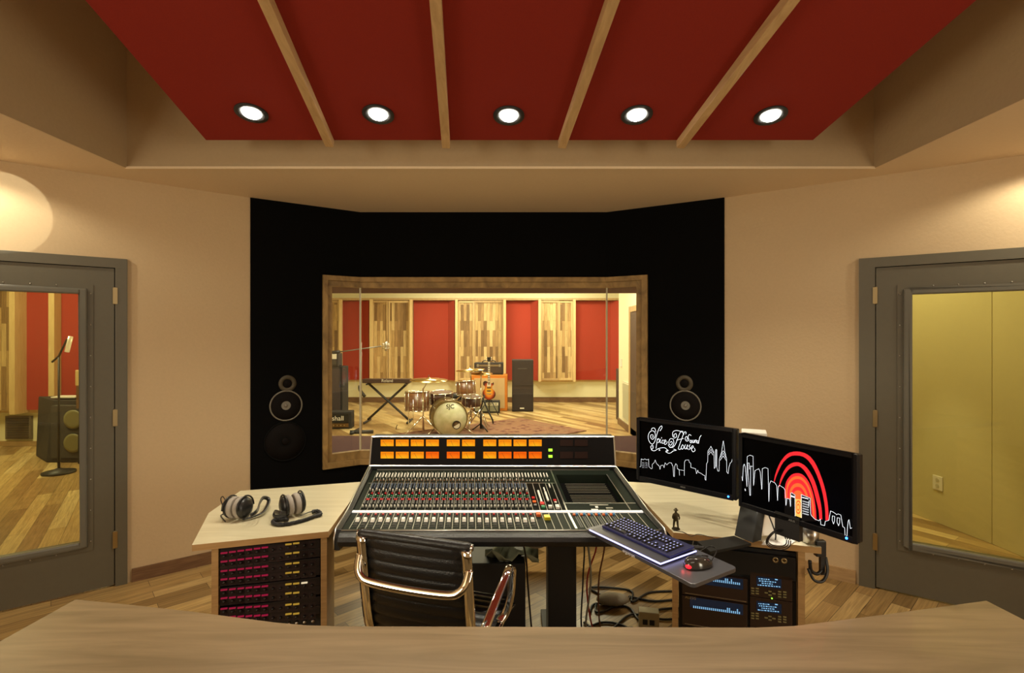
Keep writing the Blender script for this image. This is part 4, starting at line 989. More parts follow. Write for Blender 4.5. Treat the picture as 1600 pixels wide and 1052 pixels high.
o = MB().tube([c+V((.055, .02, .012)), c+V((.10, .09, .02)), c+V((.10, .16, .004)), c+V((.04, .17, -.03)), c+V((.10, .33, -.044))], .0022, 6, smooth=6).build('mouse_cable', BLK)
tag(o, 'thin black cable running back from the computer mouse', 'cable')
# wrist plate behind keyboard right edge: small figurine on side desk
c = pz(1056, 827, ZD)
t = thing('figurine', 'tiny dark bronze standing figurine on the right side desk', 'figurine', c)
BRZ = mat('dark bronze', (.06, .045, .02), .45, .7)
me = bpy.data.meshes.new('figure_body')
pts = [(0, 0, .044), (0, 0, .056), (0, 0, .066), (0, 0, .073), (0, 0, .080), (-.007, 0, .040), (-.009, -.001, .022), (-.010, 0, .006), (.007, 0, .040), (.008, .001, .022), (.010, 0, .006), (-.010, 0, .064), (-.015, -.003, .052), (-.010, -.006, .044), (.010, 0, .064), (.016, -.002, .052), (.012, -.005, .042), (-.011, -.007, .005), (.011, -.006, .005), (0, 0, .085)]
ed = [(0, 1), (1, 2), (2, 3), (3, 4), (0, 5), (5, 6), (6, 7), (0, 8), (8, 9), (9, 10), (2, 11), (11, 12), (12, 13), (2, 14), (14, 15), (15, 16), (7, 17), (10, 18), (4, 19)]
rad = [.010, .009, .009, .004, .0065, .006, .005, .0035, .006, .005, .0035, .005, .004, .003, .005, .004, .003, .003, .003, .004]
me.from_pydata(pts, ed, []); me.materials.append(BRZ); o = bpy.data.objects.new('figure_body', me); COL.objects.link(o); o.parent = t
md = o.modifiers.new('skin', 'SKIN'); sv = me.skin_vertices[0].data
for i, r in enumerate(rad): sv[i].radius = (r, r)
sv[0].use_root = True; o.modifiers.new('sub', 'SUBSURF').render_levels = 1
MB().lathe([(.018, 0), (.018, .003), (.016, .004)], seg=20).build('figure_base', BRZ, t)
MB().lathe([(.010, .083), (.0105, .085), (.006, .086), (.005, .092), (0, .093)], seg=14).build('hat', BRZ, t)
def cable(name, lab, pts, r=.003, m_=None, sm=6, group=None, cat='cable'):
    o = MB().tube(pts, r, 6, smooth=sm).build(name, m_ or BLK); tag(o, lab, cat, group); return o
zc = ZD+.002
cable('desk_cable', 'thin dark wire lying beside the bronze figurine', [pz(1052, 829, zc), pz(1068, 832, zc), pz(1080, 838, zc), pz(1090, 835, zc), pz(1105, 838, zc), pz(1125, 845, zc)], .0014)

# desk lamp behind the monitors, lit onto the desk
lh = pd(1178, 674, 2.42)
t = thing('desk_lamp', 'small white topped desk lamp standing behind the two monitors', 'lamp', zz(lh, ZD))
m = MB(); m.obox(lh+V((0, 0, -.008)), (.050, -.02, 0), (.02, .045, 0), (0, 0, .010)); m.build('lamp_head', WHITE, t, world=True, bevel=.004)
m = MB(); m.obox(lh+V((0, 0, -.026)), (.048, -.019, 0), (.019, .043, 0), (0, 0, .007)); m.build('lamp_housing', BLK, t, world=True)
m = MB(); m.tube([zz(lh+V((.02, .03, 0)), ZD+.01), zz(lh+V((.02, .03, 0)), lh.z-.03)], .008, 8); m.build('lamp_pole', STEEL, t, world=True)
MB().lathe([(.06, 0), (.06, .01), (.05, .014)], zz(lh+V((.02, .03, 0)), ZD), (0, 0, 1), 24).build('lamp_foot', STEEL, t, world=True)
MB().obox(lh+V((0, 0, -.034)), (.03, -.012, 0), (.012, .03, 0), (0, 0, .001)).build('lamp_diffuser', emit('lamp diffuser', (1, .95, .85), 8), t, world=True)
light('SPOT', 'desk_lamp_beam', lh+V((0, -.03, -.05)), 10, (1, .92, .78), .03, target=(1.12, 2.12, ZD), cone=62, blend=.5)
# clutter behind the right monitor
c = zz(pz(1225, 846, ZD), ZD)
m = MB(); m.prism([pz(1190, 852, ZD+.001), pz(1232, 854, ZD+.001), pz(1250, 842, ZD+.001), pz(1205, 836, ZD+.001)], (0, 0, .004)); o = m.build('paper_sheet', mat('white paper', (.85, .83, .78), .6)); tag(o, 'bright white sheet lying on desk below the right monitor', 'paper')
t = thing('metal_bracket', 'folded silver metal bracket standing on desk behind right monitor', 'bracket', zz(pz(1218, 838, ZD), ZD))
pA, pB = pz(1186, 842, ZD+.006), pz(1222, 838, ZD+.006)
m = MB(); m.hexa([pA+V((0, .02, 0)), pB+V((0, .02, 0)), pB+V((0, .025, 0)), pA+V((0, .025, 0)), pA+V((.06, .10, .17)), pB+V((.05, .10, .17)), pB+V((.05, .105, .17)), pA+V((.06, .105, .17))]); m.build('bracket_plate', ALU, t, world=True, bevel=.001)
m = MB(); m.hexa([pB+V((.01, -.02, 0)), pB+V((.12, -.03, 0)), pB+V((.12, .04, 0)), pB+V((.01, .05, 0)), pB+V((.01, -.02, .012)), pB+V((.12, -.03, .012)), pB+V((.12, .04, .035)), pB+V((.01, .05, .035))]); m.build('bracket_foot', ALU, t, world=True, bevel=.002)
c = zz(pz(1266, 848, ZD), ZD)
o = MB().lathe([(.026, .001), (.030, .004), (.033, .07), (.030, .07), (.026, .008), (0, .008)], (0, 0, 0), (0, 0, 1), 24).build('metal_cup', STEEL); o.location = c; tag(o, 'small round silver metal cup under the right monitor', 'cup')
cc = pz(1208, 838, ZD+.05)
for k in range(3):
    r = .035+k*.006
    pts_ = [cc+V((r*math.cos(a*PI/6), -.03-.004*k+.01*math.sin(a), .0+r*.85*math.sin(a*PI/6))) for a in range(13)]
    cable('coiled_cable', ['black cable loop hanging in front of the silver bracket, innermost', 'black cable loop hanging in front of the silver bracket, middle loop', 'black cable loop hanging in front of the silver bracket, outermost'][k], pts_, .0022, group='cable loops behind the monitors')
cable('monitor_cable', 'black cable hanging from the right monitor to the desk', [pd(1199, 800, 2.2), pd(1207, 820, 2.15), pd(1212, 835, 2.12), pd(1211, 846, 2.13)], .003)
t = thing('headphone_hanger', 'black hook bracket clamped to the right end of right side desk', 'hook', (1.26, 2.08, ZD))
m = MB(); m.box((1.235, 2.075, ZD-.045), (1.275, 2.10, ZD+.02)); m.build('clamp_block', BLK, t, world=True, bevel=.003)
m = MB(); m.box((1.255, 2.08, ZD-.12), (1.272, 2.095, ZD-.04)); m.tube([V((1.21, 2.08, ZD-.06)), V((1.215, 2.08, ZD-.10)), V((1.24, 2.08, ZD-.115)), V((1.262, 2.085, ZD-.10))], .007, 6, smooth=4); m.build('hook_arm', BLK, t, world=True)
cable('power_cable', 'thick black cable drooping from the right rack to the hook', [(1.20, 2.075, .66), (1.215, 2.06, .62), (1.25, 2.06, .615), (1.275, 2.07, .65), (1.28, 2.09, .70)], .006)

# ================================================================== HEADPHONES
PAD = mat('grey ear pad', (.36, .32, .28), .8, noise=.15, nscale=150)
def headphones(lab, c, ax, band_pts, cable_pts, coil=None, gap=.055, R=.050):
    ax = V(ax).normalized(); c = V(c)
    t = thing('headphones', lab, 'headphones', zz(c, ZD))
    for s_ in (-1, 1):
        cc = c+ax*(s_*gap/2)
        a = ax*s_
        m = MB(); m.lathe([(R*.9, -.022), (R, -.014), (R, -.004), (R*.92, .002)], cc, a, 28); m.build('ear_pad', PAD, t, world=True)
        m = MB(); m.lathe([(R*.93, .001), (R*.98, .006), (R*.9, .018), (R*.6, .026), (0, .028)], cc, a, 28); cup = m.build('ear_cup', BLK, t, world=True)
        m = MB(); up = V((0, 0, 1)); sd = a.cross(up).normalized()
        m.tube([cc+a*.012+up*(R*1.08*math.sin(q))+sd*(R*1.08*math.cos(q)) for q in [PI*k/10-PI/2*0 for k in range(11)]], .004, 6); m.build('yoke', BLK, cup, world=True)
    m = MB(); m.tube([V(p) for p in band_pts], .010, 8, smooth=6, flat=(0, 0, 1)); m.build('headband', LEATH, t, world=True)
    m = MB(); m.tube([V(p) for p in cable_pts], .0028, 6, smooth=6); m.build('cord', BLK, t, world=True)
    if coil:
        P_ = catmull([V(p) for p in coil], 30); m = MB(); hel = []
        for i, p in enumerate(P_):
            T = (P_[min(i+1, len(P_)-1)]-P_[max(i-1, 0)]).normalized(); u = T.cross(V((0, 0, 1))).normalized(); w_ = T.cross(u)
            for q in range(2):
                a_ = (i*2+q)*1.3; hel.append(p+(u*math.cos(a_)+w_*math.sin(a_))*.0075)
        m.tube(hel, .0024, 5); m.build('coiled_cord', BLK, t, world=True)
    return t
c1_ = pz(372, 811, ZD); c1_.z = ZD+.053
g_ = lambda x, y, h=.006: pz(x, y, ZD+h)
headphones('black headphones with pale grey pads lying farther left on the left side desk', c1_, (1, -.22, .06),
           [g_(392, 806, .05), g_(402, 798, .055), g_(406, 786, .045), g_(412, 778, .05), g_(420, 782, .03), g_(413, 798, .02), g_(400, 806, .012), g_(380, 812, .010)],
           [g_(356, 800, .02), g_(352, 783, .02), g_(348, 776, .01), g_(345, 782, .004), g_(352, 800, .003), g_(345, 806, .003), g_(352, 815, .003)])
c2_ = pz(457, 806, ZD); c2_.z = ZD+.053
headphones('black headphones with coiled cord lying nearer the console on left side desk', c2_, (.80, .72, .05),
           [g_(446, 802, .04), g_(438, 802, .05), g_(430, 800, .03), g_(428, 806, .012), g_(436, 808, .01), g_(448, 808, .012)],
           [g_(470, 806, .02), g_(482, 801, .01), g_(490, 800, .01), g_(496, 803, .008)],
           coil=[g_(450, 812, .009), g_(430, 813, .009), g_(427, 817, .009), g_(436, 820, .009), g_(455, 818, .009), g_(475, 813, .009), g_(492, 807, .009), g_(501, 804, .010), g_(497, 799, .010), g_(488, 800, .011)])

# ================================================================== CHAIR
roll_c = V((-.357, 1.86, .86)); ang = math.atan2(-.309, .951)
ch = thing('office_chair', 'chrome framed office chair with ribbed black leather back facing console', 'chair', (roll_c.x, roll_c.y, 0), ang)
prof = catmull([V((0, -.005, .858)), V((0, .010, .76)), V((0, .022, .66)), V((0, .038, .56)), V((0, .058, .485)), V((0, .105, .43)), V((0, .18, .412)), V((0, .30, .42)), V((0, .42, .43)), V((0, .50, .425))], 24)
m = MB(); n_ = len(prof); hw = .205; vs = []; fs = []
L_ = 0; ln = [0]
for i in range(1, n_): L_ += (prof[i]-prof[i-1]).length; ln.append(L_)
cols = 8
for side in (0, 1):
    for i, p in enumerate(prof):
        T = (prof[min(i+1, n_-1)]-prof[max(i-1, 0)]).normalized(); N = V((0, -T.z, T.y))
        rib = .007*abs(math.sin(ln[i]/.045*PI))**.6
        for k in range(cols+1):
            x = -hw+2*hw*k/cols; sag = .018*(1-(x/hw)**2)
            vs.append(V((x, p.y, p.z))+N*((rib+.002)*(1 if side else -1))-N*sag*(0.6 if p.z > .5 else -.0)*-1*(-1))
        
nn_ = n_*(cols+1)
for i in range(n_-1):
    for k in range(cols):
        a = i*(cols+1)+k; fs.append((a, a+1, a+cols+2, a+cols+1)); fs.append((nn_+a, nn_+a+cols+1, nn_+a+cols+2, nn_+a+1))
    for k in (0, cols):
        a = i*(cols+1)+k; fs.append((a, a+cols+1, nn_+a+cols+1, nn_+a))
m.add(vs, fs, 0, True); m.build('leather_sling', LEATH, ch)
m = MB(); m.lathe([(.010, -.228), (.016, -.224), (.017, -.21), (.018, 0), (.017, .21), (.016, .224), (.010, .228)], (0, -.004, .862), (1, 0, 0), 20); m.build('top_roll', LEATH, ch)
m = MB(); m.lathe([(.016, -.215), (.017, 0), (.016, .215)], (0, .51, .42), (1, 0, 0), 18); m.build('front_roll', LEATH, ch)
for s_ in (-1, 1):
    m = MB(); m.lathe([(0, 0), (.013, 0), (.013, .006), (0, .008)], (s_*.226, -.004, .862), (s_, 0, 0), 16); m.build('roll_cap', CHROME, ch)
    x = s_*.213
    m = MB(); m.tube([V((x, p.y-.012, p.z-.004)) for p in prof[::8]], .021, 8, flat=(1, 0, 0)); m.build('side_rail', CHROME, ch)
    arm = [(x, .075, .455), (x+s_*.018, .085, .50), (x+s_*.03, .12, .545), (x+s_*.042, .26, .63), (x+s_*.045, .33, .655), (x+s_*.045, .365, .64), (x+s_*.043, .372, .60), (x+s_*.035, .375, .52), (x+s_*.02, .36, .455), (x, .33, .425)]
    m = MB(); m.tube([V(p) for p in arm], .018, 10, smooth=6, flat=(1, 0, 0)); m.build('arm_rest', CHROME, ch)
m = MB(); m.tube([V(p) for p in ((-.222, -.008, .785), (-.216, -.03, .745), (-.195, -.042, .718), (-.15, -.046, .705), (0, -.047, .70), (.15, -.046, .705), (.195, -.042, .718), (.216, -.03, .745), (.222, -.008, .785))], .0155, 10, smooth=6, flat=(1, 0, 0)); m.build('back_brace', CHROME, ch)
m = MB(); m.cyl((0, .25, .09), (0, .25, .395), .022, seg=16); m.box((-.20, .20, .385), (.20, .30, .397)); m.build('seat_column', CHROME, ch)
for k in range(4):
    a_ = PI/4+k*PI/2; m = MB(); e_ = V((.30*math.cos(a_), .25+.30*math.sin(a_), .065)); m.tube([V((0, .25, .10)), e_], [.02, .012], 8)
    lg = m.build('base_leg', CHROME, ch); m = MB(); m.lathe([(.026, -.012), (.028, 0), (.026, .012)], e_+V((0, 0, -.037)), (math.sin(a_), -math.cos(a_), 0), 16); m.build('castor', BLK, lg)

# ================================================================== UNDER THE CONSOLE
rnd = random.Random(3)
BRN = mat('brown cable', (.18, .07, .03), .5); REDC = mat('red cable', (.35, .03, .02), .5); GRYC = mat('grey cable', (.3, .28, .22), .5)
def ctop(x, y): return V((x, y, .645))
cl = [('red cable hanging under the console right of the pedestal', .40, REDC), ('brown cable hanging under the console right of the red one', .44, BRN), ('black cable bundle strand nearest the pedestal under the console', .34, BLK),
      ('grey cable slanting under the console beside the pedestal', .36, GRYC), ('black cable drooping under the console centre', .02, BLK), ('grey cable looping under the console left of the pedestal', .12, GRYC)]
for i, (lab, x, mt) in enumerate(cl):
    if i in (5,):
        p = [ctop(x-.06, 2.5), V((x-.05, 2.5, .59)), V((x, 2.5, .57)), V((x+.05, 2.5, .59)), ctop(x+.06, 2.5)]
    elif i == 4: p = [ctop(x, 2.5), V((x+.03, 2.5, .60)), V((x+.05, 2.52, .50)), V((x+.06, 2.55, .35)), V((x+.09, 2.56, .03)), V((x+.12, 2.6, .006))]
    else: p = [ctop(x, 2.55), V((x+.02, 2.55, .55)), V((x-.02+.02*i, 2.6, .35)), V((x+.03, 2.7, .05)), V((x+.12, 2.75, .008)), V((x+.3, 2.8, .008))]
    cable('hanging_cable', lab, p, .006 if i in (3, 5) else .0045, mt, group='cables hanging under the console')
fl = ['floor cable curving nearest the pedestal foot', 'floor cable sweeping behind the power strip', 'floor cable looping mid-way between pedestal and right rack', 'floor cable running flat towards the right rack', 'floor cable curling behind the others near the back']
for i, lab in enumerate(fl):
    y0_ = 2.75+i*.10; p = [V((.35+.05*i, y0_, .008)), V((.5, y0_+.1*(-1)**i, .008)), V((.62+.03*i, y0_+.06, .008)), V((.72, y0_-.08*(-1)**i, .008)), V((.85, y0_+.03, .008)), V((1.0, y0_+.05, .008))]
    cable('floor_cable', 'black '+lab, p, .0065, group='cables on the floor under the console')
t = thing('power_strip', 'beige outlet box on the floor beside the right rack', 'power strip', (.70, 2.62, 0), -.2)
MB().box((-.05, -.03, .0), (.05, .03, .20)).build('strip_body', mat('beige plastic', (.45, .38, .22), .5), t, bevel=.004)
for i in range(4): MB().box((-.032+.034*(i % 2), -.033, .09+.05*(i//2)), (-.008+.034*(i % 2), -.030, .115+.05*(i//2))).build('socket', BLK, t)
t = tag(MB().box((-.15, 0, 0), (.15, .25, .42)).build('power_supply_box', BLKM, bevel=.005), 'black equipment case on the floor under the console centre', 'equipment case'); t.location = (-.08, 2.66, 0)
o = MB(); rr_ = random.Random(5); vs = []; fs = []
for j in range(6):
    for k in range(9): vs.append(V((-.14+.28*k/8, 2.50+.12*j/5, .455+.03*rr_.random()+.03*math.sin(k*1.3+j))))
for j in range(5):
    for k in range(8): a = j*9+k; fs.append((a, a+1, a+10, a+9))
cloth = MB(); cloth.add([v+V((.00, .16, -.02)) for v in vs], fs, 0, True); o = cloth.build('cloth_rag', mat('pale rag', (.35, .36, .24), .9)); sm = o.modifiers.new('sol', 'SOLIDIFY'); sm.thickness = .003
tag(o, 'crumpled pale rag on top of the black case under console', 'rag')
o = MB().ball((0, 0, .035), (.10, .05, .034), 14).build('white_bundle', mat('pale cloth', (.4, .36, .28), .9, bump=.6, nscale=25)); o.location = (.60, 3.05, 0); tag(o, 'pale crumpled cloth bundle on floor among the cables', 'cloth')

# ================================================================== LIVE ROOM
def xat(px, d): return (px-800)/F*d
PY = 12.3; Z0, Z1 = .55, 2.46
specs = [('wood', 480, 518, 'far wooden slat panel hidden mostly behind window frame at left'), ('wood', 518, 531.5, 'narrow wooden plank panel at the far left of the live room wall'), ('red', 533, 578, 'red acoustic panel behind the microphone boom, leftmost red panel'), ('wood', 582, 607, 'wooden plank panel above the left half of the stage keyboard'),
         ('wood', 607, 640, 'recessed wooden plank panel above the right half of stage keyboard'), ('red', 645, 711, 'widest bright red acoustic panel, above the kick drum'), ('wood', 716, 741, 'wooden plank panel left of the guitar headstock'),
         ('wood', 741, 787, 'wide wooden plank panel behind the guitar and amp head'), ('red', 790, 841, 'red acoustic panel behind the tall black speaker tower'), ('wood', 845, 873, 'wooden plank panel just right of the speaker tower'),
         ('wood', 873, 895, 'narrow wooden plank panel between speaker tower and right red panel'), ('red', 899, 967, 'red acoustic panel at the right end of the live room wall')]
for i, (k, a, b, lab) in enumerate(specs):
    rec = .0 if i % 2 else .05
    xa, xb = xat(a, PY), xat(b, PY)
    t = thing('wood_wall_panel' if k == 'wood' else 'red_wall_panel', lab, 'acoustic panel', ((xa+xb)/2, PY, Z0), 0, 'plank panels on the far live room wall' if k == 'wood' else 'red panels on the far live room wall')
    if k == 'wood':
        f = PY-.06+rec
        m = MB(); m.box((xa+.012, f+.02, Z0+.02), (xb-.012, LY-.032, Z1-.02)); m.build('plank_face', WPANEL, t, world=True)
        m = MB(); m.box((xa+.002, f, Z1-.05), (xb-.002, LY-.031, Z1)); m.box((xa+.002, f, Z0), (xb-.002, LY-.031, Z0+.05)); m.box((xa+.002, f, Z0+.05), (xa+.035, f+.03, Z1-.05)); m.box((xb-.035, f, Z0+.05), (xb-.002, f+.03, Z1-.05)); m.build('panel_frame', LIGHTW if rec else wood('mid trim wood', (.42, .27, .12), (.55, .38, .18), (30, 30, 3)), t, world=True)
    else:
        m = MB(); m.prism([(xa, PY+.10, Z0), (xb-.18, PY+.10, Z0), (xb-.01, PY-.08, Z0), (xb-.01, LY-.031, Z0), (xa, LY-.031, Z0)], (0, 0, Z1-Z0)); m.build('fabric_face', REDP, t, world=True)
for i, (px_, lab) in enumerate(((532.2, 'pale wooden post at the left edge of the leftmost red panel'), (580, 'pale wooden post between leftmost red panel and keyboard panel'), (642.5, 'pale wooden post left of the widest red panel'), (713.5, 'pale wooden post right of the widest red panel'), (788.6, 'pale wooden post left of the speaker tower panel'), (843.2, 'pale wooden post right of the speaker tower panel'), (897.3, 'pale wooden post left of the rightmost red panel'))):
    x = xat(px_, PY-.14); o = MB().box((x-.03, PY-.18, Z0-.02), (x+.03, PY-.085, Z1+.02)).build('panel_post', LIGHTW); tag(o, lab, 'post', 'pale posts between wall panels')
struct(MB().box((-4.5, PY-.05, Z1+.01), (2.6, LY-.001, Z1+.06)).build('trim_4', wood('mid trim wood', (.42, .27, .12), (.55, .38, .18))))
# left wing wall seen through the left door
W7 = 7.5
o = thing('wood_wall_panel', 'wooden plank panel seen through left glass door at the frame edge', 'acoustic panel', (xat(0, 7.3), 7.3, .54))
MB().box((xat(-60, 7.3), 7.33, .54), (xat(17, 7.3), 7.5, 2.6)).build('plank_face', WPANEL, o, world=True)
MB().box((xat(17.2, 7.25), 7.22, .50), (xat(26, 7.25), 7.5, 2.62)).build('edge_post', LIGHTW, o, world=True)
for (a, b, lab) in ((27, 77, 'red acoustic panel in left door glass between two wooden posts'), (87, 135, 'red acoustic panel behind the black amp in left door glass')):
    o = MB().box((xat(a, 7.4), 7.40, .54), (xat(b, 7.4), 7.5, 2.6)).build('red_wall_panel', REDP); tag(o, lab, 'acoustic panel')
o = MB().box((xat(77.5, 7.3), 7.28, .50), (xat(86.5, 7.3), 7.395, 2.62)).build('panel_post', LIGHTW); tag(o, 'pale wooden post between the red panels in the left door glass', 'post')
m = MB(); struct(MB().box((-11, 7.44, .49), (-4.7, 7.5, .535)).build('trim_5', LIGHTW))
t = thing('wall_vent', 'dark square wall vent low on wall in left door glass', 'vent', (xat(28, 7.45), 7.45, .2))
a, b = xat(8, 7.46), xat(48, 7.46)
MB().box((a, 7.46, .10), (b, 7.499, .44)).build('vent_frame', mat('vent brown', (.14, .11, .07), .6), t, world=True)
m = MB()
for k in range(9): m.box((a+.03, 7.45, .125+k*.034), (b-.03, 7.462, .140+k*.034))
m.build('louver', mat('vent dark', (.05, .04, .025), .6), t, world=True)
# amp with mic stand in the left wing
da = 6.5
t = thing('bass_amp', 'black speaker cabinet with olive side standing behind left glass door', 'amplifier', (xat(92, da), da, 0))
x0, x1 = xat(58, da+.3), xat(140, da)
m = MB(); m.hexa([V((xat(72, da), da, .002)), V((x1, da, .002)), V((x1, da+.5, .002)), V((xat(56, da+.35), da+.35, .002)), V((xat(72, da), da+.1, .78)), V((x1, da+.1, .78)), V((x1, da+.5, .80)), V((xat(60, da+.35), da+.35, .80))]); m.build('cabinet', BLKT, t, world=True, bevel=.01)
m = MB(); m.box((xat(78, da)+.02, da-.01, .06), (x1-.05, da+.09, .72)); m.build('grille', GRILL, t, world=True)
for z_ in (.25, .55):
    MB().lathe([(.09, 0), (.12, .004), (.12, .01), (.09, .01)], (xat(116, da), da-.012, z_), (0, -1, 0), 24).build('speaker_cone', mat('olive cone', (.2, .18, .08), .5), t, world=True)
MB().box((xat(66, da), da+.12, .805), (xat(104, da), da+.3, .82)).build('top_panel', WHITE, t, world=True)
def stand_tripod(t, x, y, h, r=.012, foot=.28, mt=None, z=0, k0=0.3):
    mt = mt or BLKM
    MB().cyl((x, y, z+.10), (x, y, h), r, r*.7, 8).build('pole', mt, t, world=True)
    for k in range(3):
        a_ = k0+k*2*PI/3; MB().tube([V((x, y, z+.32)), V((x+foot*math.cos(a_), y+foot*math.sin(a_), z+.012))], r*.8, 6).build('leg', mt, t, world=True)
dm = 6.0; xm = xat(92, dm)
t = thing('microphone_stand', 'black mic stand with pale highlighted tube in left door glass', 'microphone stand', (xm, dm, 0))
MB().cyl((xm, dm, .03), (xm, dm, 1.36), .014, .010, 8).build('pole', BLKM, t, world=True)
MB().lathe([(.16, 0), (.16, .02), (.05, .045), (.02, .06)], (xm, dm, 0), (0, 0, 1), 24).build('stand_base', BLKM, t, world=True)
MB().tube([V((xm-.08, dm, 1.30)), V((xm, dm, 1.37)), V((xm+.09, dm, 1.56)), V((xm+.12, dm, 1.58))], .011, 8).build('boom_arm', BLKM, t, world=True)
MB().tube([V((xm+.12, dm-.03, 1.42)), V((xm+.165, dm-.03, 1.60))], .024, 10).build('microphone', mat('nickel with painted highlight', (.9, .87, .75), .25, .6, (1, .85, .55), .5), t, world=True)  # emission paints the highlight on the microphone, it is no lamp
SHELL_ = wood('guitar mahogany', (.16, .05, .02), (.3, .10, .04))
t = thing('electric_guitar', 'guitar headstock just inside the edge of left door glass', 'guitar', (xat(122, 6.4), 6.4, 0))
MB().box((xat(117, 6.4), 6.4, .98), (xat(125, 6.4), 6.43, 1.18)).build('headstock', LIGHTW, t, world=True, bevel=.01)
MB().box((xat(119, 6.4), 6.4, .70), (xat(124, 6.4), 6.42, .98)).build('neck', BASEW, t, world=True)
MB().ball((xat(131, 6.4)+.17, 6.41, .45), (.17, .03, .27), 18).build('guitar_body', SHELL_, t, world=True)
MB().box((xat(121, 6.4)-.02, 6.43, 0), (xat(121, 6.4)+.02, 6.46, .4)).build('stand_post', BLKM, t, world=True)

# rug
T0, R_ = V((.15, 10.0, .001)), V((1.26, 8.65, .001)); wv = V((-.78, -.626, 0)).normalized()*2.9
RUG = bpy.data.materials.new('persian rug'); RUG.use_nodes = True; nt = RUG.node_tree; b = nt.nodes['Principled BSDF']
tc = nt.nodes.new('ShaderNodeTexCoord'); n1_ = nt.nodes.new('ShaderNodeTexNoise'); n1_.inputs['Scale'].default_value = 14; v1 = nt.nodes.new('ShaderNodeTexVoronoi'); v1.inputs['Scale'].default_value = 7
nt.links.new(tc.outputs['Object'], n1_.inputs[0]); nt.links.new(tc.outputs['Object'], v1.inputs[0])
ad = nt.nodes.new('ShaderNodeMath'); ad.operation = 'ADD'; nt.links.new(n1_.outputs[0], ad.inputs[0]); nt.links.new(v1.outputs[0], ad.inputs[1])
r_ = ramp(nt, [(.45, (.05, .012, .010)), (.7, (.14, .036, .027)), (.95, (.26, .13, .07))]); nt.links.new(ad.outputs[0], r_.inputs[0]); nt.links.new(r_.outputs[0], b.inputs['Base Color']); b.inputs['Roughness'].default_value = .95
rug = thing('area_rug', 'dark red patterned rug under the drum kit', 'rug', (T0+R_+wv)/2)
MB().prism([T0, R_, R_+wv, T0+wv], (0, 0, .012)).build('rug_field', RUG, rug, world=True)
BORD = mat('rug border', (.24, .14, .08), .95, noise=.4, nscale=40)
e1 = (R_-T0).normalized(); e2 = wv.normalized(); m = MB()
def rb(a, b):
    dd = (b-a).normalized(); s_ = V((-dd.y, dd.x, 0))*.018; q = V((0, 0, .0125)); m.hexa([a-s_, b-s_, b+s_, a+s_]+[p+q for p in (a-s_, b-s_, b+s_, a+s_)])
i_ = .22; c_ = [T0+e1*i_+e2*i_, R_-e1*i_+e2*i_, R_-e1*i_+wv-e2*i_, T0+e1*i_+wv-e2*i_]
for k in range(4): rb(c_[k], c_[(k+1) % 4])
m.build('rug_border', BORD, rug, world=True)

# stage keyboard on X stand
dk = 9.5; x0, x1 = xat(570, dk), xat(643, dk); zk = 1.6-65.5*dk/F
sx = thing('keyboard_stand', 'black X shaped keyboard stand in front of the wooden panels', 'keyboard stand', ((x0+x1)/2, dk, 0))
zb_ = zk-.075
for (a, b, yy) in (((577, 636), (640, 0), -.03), ((636, 577), (574, 0), .03)):
    xa, xb = xat(a[0], dk), xat(b[0], dk)
    MB().tube([V((xa, dk+yy, zb_-.02)), V((xb, dk+yy, .05))], .022, 6).build('cross_leg', BLKM, sx, world=True)
    MB().tube([V((xb, dk-.22, .03)), V((xb, dk+.22, .03))], .022, 6).build('foot_bar', BLKM, sx, world=True)
    MB().tube([V((xa, dk-.18, zb_-.02)), V((xa, dk+.18, zb_-.02))], .018, 6).build('support_bar', BLKM, sx, world=True)
sk = thing('stage_keyboard', 'long black stage keyboard resting on the X stand', 'keyboard', ((x0+x1)/2, dk, zb_))
MB().box((x0, dk-.17, zb_+.002), (x1, dk+.01, zk)).build('keyboard_body', mat('dark keyboard case', (.045, .022, .018), .45), sk, world=True, bevel=.006)
m = MB(); m.box((x0+.03, dk+.011, zb_+.002), (x1-.03, dk+.17, zk-.03)); m.build('keys', WHITE, sk, world=True)
text('Roland', .075, V((xat(605, dk-.17), dk-.1715, zb_+.045)), (1, 0, 0), (0, 0, 1), mat('pale lettering', (.7, .65, .55), .5), 'maker_lettering', sk)
o = MB().tube([V((x0-.03, dk-.20, zb_-.04)), V((x0-.02, dk-.22, zb_-.12)), V((x0+.07, dk-.23, zb_-.24))], .03, 6, smooth=4).build('cable_coil', BLK); tag(o, 'black cable coil hanging at left end of the keyboard stand', 'cable')

# left amps
def amp(name, lab, px0, px1, d, z0, z1, dep, body, front, cat='amplifier', rz=0):
    xa, xb = xat(px0, d), xat(px1, d); t = thing(name, lab, cat, ((xa+xb)/2, d+dep/2, z0), rz); w = (xb-xa)/2; h = z1-z0
    MB().box((-w, -dep/2, .001), (w, dep/2, h)).build('cabinet', body, t, bevel=.012)
    if front: MB().box((-w+.035, -dep/2-.006, .035), (w-.035, -dep/2+.002, h-.035)).build('grille', front, t, bevel=.003)
    return t, w, h
GOLD = mat('gold panel', (.45, .32, .12), .35, .5)
dg_ = 9.6; a_, w_, h_ = amp('guitar_cabinet', 'tall dark grey speaker cabinet at the left window edge', 498, 535, dg_, 0, 1.6-47*dg_/F, .36, BLKT, mat('plum grille', (.07, .055, .06), .9, noise=.2, nscale=200))
zc0 = 1.6-47*dg_/F
b_, w2, h2 = amp('amp_head', 'small dark amp head with white plate atop the tall cabinet', 500, 528.5, dg_, zc0+.002, zc0+.25, .24, BLKT, GRILL)
MB().box((w2-.20, -.128, .14), (w2-.03, -.122, .24)).build('name_plate', WHITE, b_)
MB().tube([V((w2-.02, 0, .0)), V((w2+.06, 0, .02)), V((w2+.07, -.02, .0))], .02, 6).build('corner_fitting', BLK, b_) if False else None
